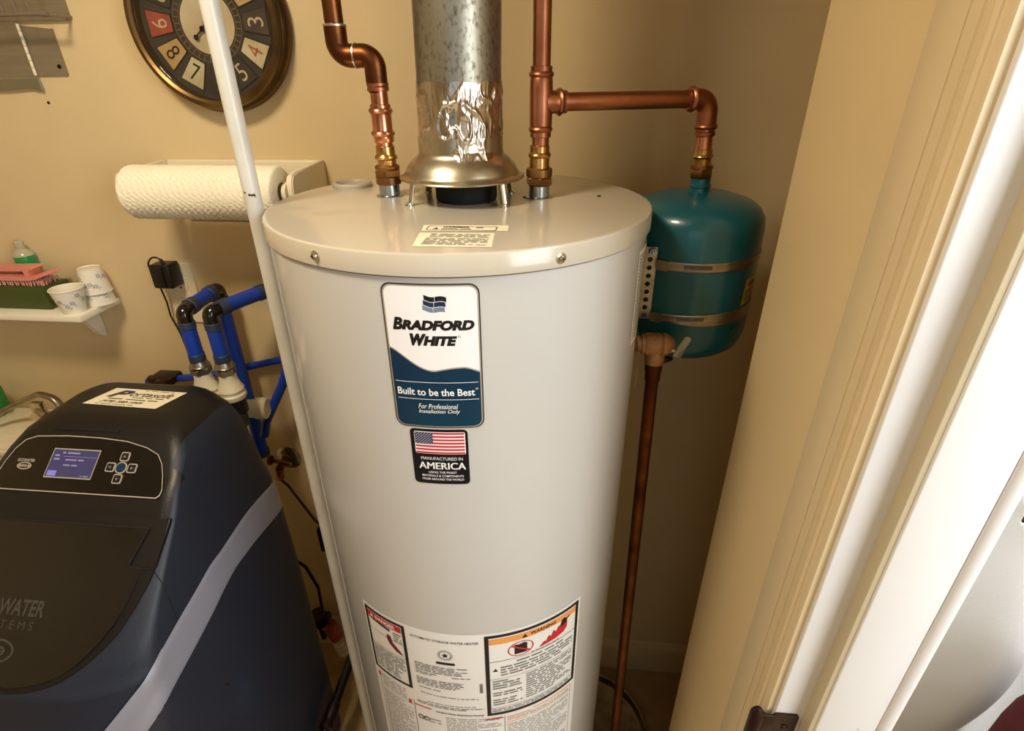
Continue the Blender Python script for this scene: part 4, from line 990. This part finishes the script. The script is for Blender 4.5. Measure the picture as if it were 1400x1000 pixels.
for col, xx in ((cols[0], RX0), (cols[-1], RX1)):
    inn = [bm.verts.new((xx, RY+.021*math.sin(2*PI*k/NA), RZ-.021*math.cos(2*PI*k/NA))) for k in range(NA)]
    for k in range(NA): j = (k+1) % NA; bm.faces.new((col[k], inn[k], inn[j], col[j]))
obj('roll', bm, 'towel', pt, sharp=60)
bm = B(); lathe(bm, [(.0205, 0), (.0205, RX1-RX0), (.0185, RX1-RX0), (.0185, 0)], (RX0, RY, RZ), (1, 0, 0), 32, cap=False); obj('core', bm, 'brassdull' if False else 'papercream', pt)
bm = B(); sh_p = []
for k in range(7):
    a = -.15+k*.05; r = .0483+.0003*k; sh_p.append((RY-r*math.sin(a), RZ-r*math.cos(a)-.0004*k))
ra = [bm.verts.new((-.70, y, z)) for y, z in sh_p]; rb_ = [bm.verts.new((RX1+.004-.002, y, z-.001)) for y, z in sh_p]
for i in range(6): bm.faces.new((ra[i], ra[i+1], rb_[i+1], rb_[i]))
obj('loose_sheet', bm, 'towel', pt)

# outlet and adaptor
ou = thing('wall_outlet', 'cream duplex outlet plate on the wall above the softener', 'outlet', (-.868, 1.12, 1.22))
bm = B(); prism(bm, rrect(-.904, 1.150, -.834, 1.292, .004), plane((0, 1.12, 0), (1, 0, 0), (0, 0, 1)), 0, .006); obj('cover_plate', bm, 'plate', ou)
for z in (1.2445, 1.196):
    bm = B(); prism(bm, rrect(-.886, z-.0155, -.852, z+.0155, .008), plane((0, 1.114, 0), (1, 0, 0), (0, 0, 1)), 0, .002); so = obj('receptacle', bm, 'plate', ou)
    f = Flat(); f.rect(-.8775, z-.002, -.8755, z+.009); f.rect(-.8635, z-.002, -.8615, z+.008); f.poly(circ(-.8695, z-.0085, .0025, 10)); f.lay('socket_slots', lambda u, v, h: Vector((u, 1.1118-h, v)), .0002, 'slot', so)
ad = thing('power_adapter', 'black plug-in power adapter on the wall outlet', 'adapter', (-.868, 1.08, 1.25))
bm = B(); box(bm, (-.900, 1.072, 1.246), (-.856, 1.111, 1.300), .004, 3); box(bm, (-.898, 1.068, 1.249), (-.870, 1.075, 1.297), .002); obj('casing', bm, 'black', ad)
bm = B(); tube(bm, [(-.872, 1.084, 1.299), (-.874, 1.082, 1.311)], [.0045, .003], 12)
pth = [(-.874, 1.082, 1.309), (-.880, 1.080, 1.316), (-.892, 1.078, 1.315), (-.905, 1.080, 1.302), (-.908, 1.085, 1.275), (-.906, 1.095, 1.240), (-.910, 1.105, 1.200), (-.914, 1.108, 1.165), (-.905, 1.110, 1.120), (-.902, 1.110, 1.085), (-.893, 1.100, 1.050), (-.875, 1.085, 1.020), (-.850, 1.070, .995)]
pth = fillet(pth, .02, 3); tube(bm, pth, .0019, 8); obj('cord', bm, 'black', ad)

# shelf
sh = thing('wall_shelf', 'small white wall shelf at the left edge, holding cups', 'shelf', (-1.25, 1.06, 1.2))
bm = B(); box(bm, (-1.56, 1.000, 1.190), (-1.038, 1.12, 1.205), .003); obj('board', bm, 'shelf', sh)
bo = [(1.118, 1.190), (1.030, 1.190), (1.028, 1.186), (1.050, 1.178), (1.072, 1.164), (1.086, 1.142), (1.096, 1.122), (1.104, 1.110), (1.112, 1.106), (1.118, 1.108)]
for xx in (-1.11, -1.46):
    bm = B(); prism(bm, bo, lambda u, v, h: Vector((xx-.007+h, u, v)), 0, .014); obj('bracket', bm, 'shelf', sh)
def cup(name, label, loc, flip=False, tilt=(0, 0), h=.056, rb=.0215, rt_=.032, seed=1):
    t = thing(name, label, 'cup', loc, 'paper cups on the shelf'); x, y, z = loc
    pf = [(rb-.0015, .003), (rb, 0), (rb+(rt_-rb)*.97, h*.97), (rt_+.001, h-.0015), (rt_, h), (rt_-.0015, h-.001), (rb-.001, .004), (0, .004)]
    if flip: pf = [(r, h-q) for r, q in pf]
    bm = B(); lathe(bm, pf, loc, (tilt[0], tilt[1], 1), 36, cap=False); obj('wall', bm, 'cup', t)
    rd = random.Random(seed); f = Flat(); Rm = (rb+rt_)/2
    def cm_(u, v, hh):
        r = rb+(rt_-rb)*(v/h) if not flip else rt_-(rt_-rb)*(v/h); a = u/Rm
        X1, Y1, Z1 = frame((tilt[0], tilt[1], 1)); return Vector(loc)+Z1*v+Vector((math.sin(a), -math.cos(a), 0))*(r+hh)
    for k in range(9):
        u = (k-4)*.011+rd.uniform(-.002, .002); v = h*rd.uniform(.3, .75)
        for q in range(5): f.poly(circ(u+.0032*math.cos(q*1.257), v+.0032*math.sin(q*1.257), .0017, 8))
        f.rect(u+.004, v-.009, u+.0046, v-.001); f.poly([(u+.004, v-.006), (u+.008, v-.003), (u+.0075, v-.0055)])
    f.lay('flower_print', cm_, .0007, 'cupprint', t)
    return t
cup('paper_cup', 'flower printed paper cup standing upright at the front of the shelf corner', (-1.069, 1.026, 1.205), seed=2)
cup('paper_cup', 'upside-down paper cup at the wall end of the shelf, bottom of its stack', (-1.052, 1.082, 1.205), True, h=.056, rb=.0225, rt_=.0300, seed=3)
cup('paper_cup', 'upside-down paper cup nested on top of another at the wall end of the shelf', (-1.052, 1.082, 1.232), True, h=.056, rb=.0225, rt_=.0300, seed=4)
# olive box, brush, soap bottle
bm = B(); box(bm, (-1.42, 1.030, 1.205), (-1.128, 1.098, 1.256), .004); simple('storage_tray', 'dark olive rectangular tray on the white shelf under the pink brush', 'tray', bm, 'olive')
br = thing('scrub_brush', 'pink scrub brush with arched handle lying on the olive tray', 'brush', (-1.20, 1.06, 1.256))
bm = B(); base_o = [(-1.31, 1.272), (-1.30, 1.268), (-1.17, 1.268), (-1.150, 1.271), (-1.125, 1.280), (-1.127, 1.286), (-1.150, 1.279), (-1.175, 1.277), (-1.30, 1.277), (-1.31, 1.280)]
prism(bm, base_o, lambda u, v, h: Vector((u, 1.040+h, v)), 0, .048); obj('brush_base', bm, 'pink', br)
bm = B(); hd = [(-1.30, 1.276), (-1.285, 1.291), (-1.27, 1.2935), (-1.160, 1.2965), (-1.150, 1.294), (-1.158, 1.290), (-1.166, 1.288), (-1.168, 1.277), (-1.178, 1.277), (-1.180, 1.287), (-1.265, 1.286), (-1.285, 1.276)]
prism(bm, hd, lambda u, v, h: Vector((u, 1.048+h, v)), 0, .030); obj('handle', bm, 'pink', br)
bm = B(); rd = random.Random(5)
for i in range(26):
    for j in range(5):
        x = -1.30+i*.0064; y = 1.044+j*.010; tube(bm, [(x, y, 1.268), (x+rd.uniform(-.001, .003), y+rd.uniform(-.002, .002), 1.2562)], .0016, 5)
obj('bristles', bm, 'bristle', br, kind='stuff')
sb = thing('soap_bottle', 'small clear bottle of green liquid behind the pink brush', 'bottle', (-1.222, 1.092, 1.256))
sb.location = (-1.215, 1.105, 1.205); WL[sb.name] = Vector((-1.215, 1.105, 1.205))
bm = B(); lathe(bm, [(0, 1.2055), (.019, 1.2055), (.020, 1.209), (.020, 1.308), (0, 1.3082)], (-1.215, 1.0985, 0), seg=28, cap=False); obj('liquid', bm, 'greenliq', sb)
bm = B(); lathe(bm, [(.0202, 1.308), (.018, 1.315), (.011, 1.321), (.009, 1.323), (.0095, 1.325), (.0095, 1.338), (.007, 1.341), (0, 1.342)], (-1.215, 1.0985, 0), seg=28, cap=False); obj('cap', bm, 'clear', sb)

# chrome wall valve with stem and capillary, small black box on it
vv = thing('wall_valve', 'chrome round flange with copper stub on the wall right of the softener', 'valve', (-.712, 1.12, .755))
bm = B(); lathe(bm, [(.034, 0), (.034, .002), (.029, .006), (.014, .009), (.014, .013), (0, .013)], (-.716, 1.12, .757), (0, -1, 0), 36); obj('flange', bm, 'steel', vv)
bm = B(); lathe(bm, [(.010, 0), (.010, .045), (0, .045)], (-.718, 1.12, .757), (0, -1, 0), 20); tube(bm, [(-.745, 1.085, .772), (-.690, 1.083, .765)], .0055, 12)
lathe(bm, [(.006, -.004), (.013, -.003), (.013, .003), (.006, .004)], (-.746, 1.085, .772), (1, 0, 0), 20); obj('valve_body', bm, 'brassdull', vv)
bm = B(); tube(bm, [(-.722, 1.078, .752), (-.726, 1.078, .730)], .010, 16); hexnut(bm, (-.726, 1.078, .718), .011, .012); obj('copper_stub', bm, 'copper2', vv)
bm = B(); pth = fillet([(-.726, 1.078, .715), (-.715, 1.085, .690), (-.668, 1.095, .560), (-.652, 1.098, .535), (-.650, 1.098, .47)], .03, 5); tube(bm, pth, .0035, 8); simple('capillary_tube', 'thin dark red tube running from the chrome flange down towards the heater', 'tube', bm, 'darkcable')
bx = thing('cord_switch', 'small black box clipped on a cord beside the heater left side', 'switch box', (-.648, 1.085, .48))
bm = B(); box(bm, (-.662, 1.078, .455), (-.640, 1.100, .540), .004); obj('casing', bm, 'black', bx)
bm = B(); box(bm, (-.650, 1.085, .415), (-.634, 1.102, .462), .004); obj('plug', bm, 'black', bx)
bm = B(); tube(bm, fillet([(-.642, 1.095, .42), (-.640, 1.097, .35), (-.655, 1.09, .22)], .02, 4), .0028, 8); obj('cord', bm, 'black', bx)
gv = thing('gas_valve', 'dark pipe valve with red and white fittings low on the wall behind the heater', 'valve', (-.68, 1.07, .17))
bm = B(); tube(bm, [(-.82, 1.07, .165), (-.735, 1.07, .165)], .017, 18); obj('pipe', bm, 'steel', gv)
bm = B(); lathe(bm, [(.020, 0), (.026, .004), (.026, .020), (.022, .024), (.028, .030), (.028, .050), (.018, .055)], (-.738, 1.07, .165), (1, 0, 0), 20); tube(bm, [(-.705, 1.06, .15), (-.703, 1.055, .105)], [.012, .008], 12)
lathe(bm, [(.010, 0), (.010, .030), (.022, .032), (.022, .040), (0, .042)], (-.705, 1.06, .18), (0, -.2, 1), 16); obj('valve_body', bm, 'hinge', gv)
bm = B(); tube(bm, [(-.675, 1.05, .175), (-.655, 1.045, .120)], [.022, .016], 18); obj('red_fitting', bm, 'redtile', gv, label='dull red fitting')
bm = B()
for k in range(3): lathe(bm, [(.014, 0), (.017, .003), (.017, .012), (.014, .015)], (-.654+.004*k, 1.045, .105-.02*k), (.15, 0, -1), 18)
obj('white_fitting', bm, 'cup', gv)
bm = B(); tube(bm, fillet([(-.775, 1.10, .40), (-.735, 1.10, .365), (-.705, 1.09, .29), (-.703, 1.08, .19)], .03, 5), .0045, 8); obj('flex_line', bm, 'hinge', gv)
# black pipe with coupling in the gap
bp_ = thing('black_pipe', 'black pipe with grey coupling low between softener and heater', 'pipe', (-.55, .93, .0))
Pb = Vector((-.552, .945, .220)); Pa = Vector((-.566, .62, .165)); dv = (Pa-Pb).normalized()
bm = B(); tube(bm, [Pb+Vector((0, .004, -.002)), Pb+dv*.33], .0125, 20); obj('pipe', bm, 'blackpipe', bp_)
bm = B(); lathe(bm, [(.0135, .135), (.0160, .137), (.0165, .172), (.0150, .178), (.0165, .182), (.0178, .186), (.0178, .196), (.0135, .200)], Pb, dv, 24); obj('coupling', bm, 'hinge', bp_, label='scuffed grey coupling')
bm = B(); tube(bm, fillet([Pb-dv*-.006, Pb+Vector((0, .022, -.004)), (-.552, .967, .0)], .018, 6), .0105, 16); obj('elbow_leg', bm, 'steel', bp_)

# wire rack and hinged steel plate, upper left
wr = thing('wire_rack', 'grey coated wire rack on the wall above the steel plate', 'rack', (-1.05, 1.10, 1.77))
bm = B()
for z in (1.7605, 1.86): tube(bm, [(-1.30, 1.06, z), (-.925, 1.06, z)], .0032, 8)
lathe(bm, [(.0045, 0), (.0045, .01), (0, .012)], (-.933, 1.06, 1.7605), (1, 0, 0), 10)
for k in range(14):
    x = -.955-k*.026; tube(bm, [(x, 1.06, 1.7605), (x, 1.058, 1.80), (x, 1.062, 1.87)], .0016, 6)
obj('front_grid', bm, 'wire', wr, kind='stuff')
bm = B()
for x in (-.93, -1.29): tube(bm, [(x, 1.06, 1.7605), (x, 1.12, 1.7605)], .003, 8)
box(bm, (-1.30, 1.112, 1.755), (-.93, 1.12, 1.90)); obj('back_frame', bm, 'steelplate', wr)
sp = thing('hinged_plate', 'brushed steel plate with piano hinge screwed to the wall, upper left', 'metal plate', (-1.02, 1.12, 1.70))
bm = B(); prism(bm, [(-1.036, 1.7485), (-.976, 1.7420), (-.974, 1.7430), (-.973, 1.6660), (-.975, 1.6645), (-1.036, 1.6640)], plane((0, 1.12, 0), (1, 0, 0), (0, 0, 1)), 0, .004); lf = obj('leaf', bm, 'steelplate', sp, smooth=False)
bm = B(); lathe(bm, [(0, 0), (.0040, 0), (.0036, .0012), (.0016, .0013), (.0012, .0006), (0, .0006)], (-.9845, 1.116, 1.6800), (0, -1, 0), 14); obj('screw', bm, 'hinge', lf)
bm = B(); prism(bm, rrect(-1.30, 1.6640, -1.0385, 1.7500), plane((0, 1.12, 0), (1, 0, 0), (0, 0, 1)), 0, .005); obj('leaf', bm, 'steelplate', sp, smooth=False)
for k in range(7):
    z0 = 1.6650+k*.0123; bm = B(); lathe(bm, [(.0026, 0), (.0030, .0006), (.0030, .0113), (.0026, .0119)], (-1.037, 1.1125, z0), (0, 0, 1), 12); obj('hinge_knuckle', bm, 'whiteplastic', sp)
bm = B(); o_ = [(-1.30, 1.6600), (-1.036, 1.6600), (-1.034, 1.640), (-1.036, 1.6385), (-1.060, 1.6435), (-1.10, 1.6400), (-1.14, 1.6395), (-1.30, 1.642)]
prism(bm, o_, lambda u, v, h: Vector((u, 1.116-h, v)), 0, .005); obj('lower_lip', bm, 'zinc', sp, smooth=False)
bm = B(); lathe(bm, [(0, 0), (.0028, 0), (.002, .002), (0, .0025)], (-1.0380, 1.12, 1.6170), (0, -1, 0), 10); simple('wall_screw', 'single small screw head in the wall just under the steel plate', 'screw', bm, 'hinge')

# cream bin with metal rim and green bottle at the far left
bn = thing('laundry_bin', 'cream bin with a bent metal rim at the left edge behind the softener', 'bin', (-1.36, 1.02, 0))
bm = B(); box(bm, (-1.52, .93, 0), (-1.235, 1.10, .895), .012, 3); box(bm, (-1.525, .925, .868), (-1.23, 1.105, .882), .004); box(bm, (-1.522, .96, .89), (-1.25, 1.06, .902), .004); obj('body', bm, 'whiteplastic', bn)
bm = B(); tube(bm, fillet([(-1.40, .952, .82), (-1.388, .970, .905), (-1.33, .99, .955), (-1.225, 1.00, 1.002), (-1.180, .995, .995), (-1.165, .99, .955), (-1.165, .99, .90)], .03, 6), .0095, 14, flat=.7); obj('metal_rim', bm, 'steel', bn)
bm = B(); box(bm, (-1.235, .975, .955), (-1.205, .99, .990), .004); lathe(bm, [(.014, 0), (.016, .004), (.016, .025), (.010, .03)], (-1.225, .975, .965), (1, 0, -.5), 16); obj('clasp', bm, 'chrome', bn)
bm = B(); lathe(bm, [(.012, 0), (.013, .004), (.013, .03), (.008, .034)], (-1.385, .952, .84), (.2, -1, 0), 16); obj('lock_pin', bm, 'chrome', bn)
bm = B(); lathe(bm, [(0, .9025), (.040, .9025), (.045, .91), (.045, .965), (.030, .99), (.014, 1.0), (.014, 1.02), (0, 1.02)], (-1.445, 1.045, 0), seg=28, cap=False); simple('detergent_bottle', 'bright green bottle on the cream bin at the left edge', 'bottle', bm, 'green2')

# ================================================================ BEYOND THE DOORWAY
# white curtain bundle and maroon garment seen past the jamb
bm = B(); NU, NV = 100, 80; g = []
for i in range(NU+1):
    row = []
    for j in range(NV+1):
        x = .426+1.1*i/NU; z = .02+2.3*j/NV; u = (x-.426)/.62; v = (z-.35)/1.5
        y = .605-.02*math.sin(u*7+.4+v*1.5)-.07*math.exp(-((u-.34-.12*(v-.4))/.10)**2)*math.exp(-((v-.36)/.16)**2)-.012*math.sin(u*17+v*3)
        row.append(bm.verts.new((x, y, z)))
    g.append(row)
for i in range(NU):
    for j in range(NV): bm.faces.new((g[i][j], g[i+1][j], g[i+1][j+1], g[i][j+1]))
bmesh.ops.solidify(bm, geom=bm.faces[:], thickness=.004)
simple('white_curtain', 'white cloth hanging in the bright room beyond the door jamb', 'curtain', bm, 'cloth', sharp=180)
mg = thing('maroon_garment', 'maroon fabric garment at the bottom right corner beyond the jamb', 'garment', (.62, .46, .84))
bm = B(); NU, NV = 24, 24; rows = []
for j in range(NV+1):
    t = j/NV; z = 1.005-.90*t; row = []
    w_ = .075*min(1, (t*6)**.6+.12); x0 = .604+.03*math.exp(-t*22)
    for i in range(NU):
        a = 2*PI*i/NU; fold = 1+.05*math.sin(a*5+t*4)
        row.append(bm.verts.new((x0+w_+w_*math.cos(a)*fold, .475+.04*math.sin(a)*fold*min(1, t*8+.2), z)))
    rows.append(row)
for A, Bq in zip(rows, rows[1:]):
    for i in range(NU): j = (i+1) % NU; bm.faces.new((A[i], A[j], Bq[j], Bq[i]))
bm.faces.new(rows[0]); bm.faces.new(rows[-1]); obj('fabric', bm, 'maroon', mg, sharp=180)
bm = B(); tube(bm, [(.646, .448, .970), (.634, .440, .93), (.629, .438, .87), (.631, .438, .76)], .0028, 8); obj('seam_piping', bm, 'maroon', mg)
tg = thing('metal_tag', 'small dark grey metal plate with white edge, right edge of the frame', 'plate', (.60, .50, 1.22))
bm = B(); box(bm, (.5780, .566, 1.1640), (.63, .570, 1.1820), .001); obj('plate', bm, 'hinge', tg)
bm = B(); box(bm, (.5760, .5655, 1.1600), (.63, .5705, 1.1640), .0008); obj('rim', bm, 'white_trim', tg)
# ceiling lamp (out of the frame, gives the warm light)
lp = thing('ceiling_lamp', 'round warm ceiling lamp above the left of the room', 'lamp', (-.62, .18, 2.44))
bm = B(); lathe(bm, [(.16, 0), (.16, -.02), (.15, -.025), (0, -.025)], (-.62, .18, 2.44), seg=40); obj('base', bm, 'chrome', lp)
bm = B(); lathe(bm, [(.15, -.025), (.15, -.045), (.12, -.060), (0, -.066)], (-.62, .18, 2.44), seg=40); obj('diffuser', bm, 'lamp', lp)
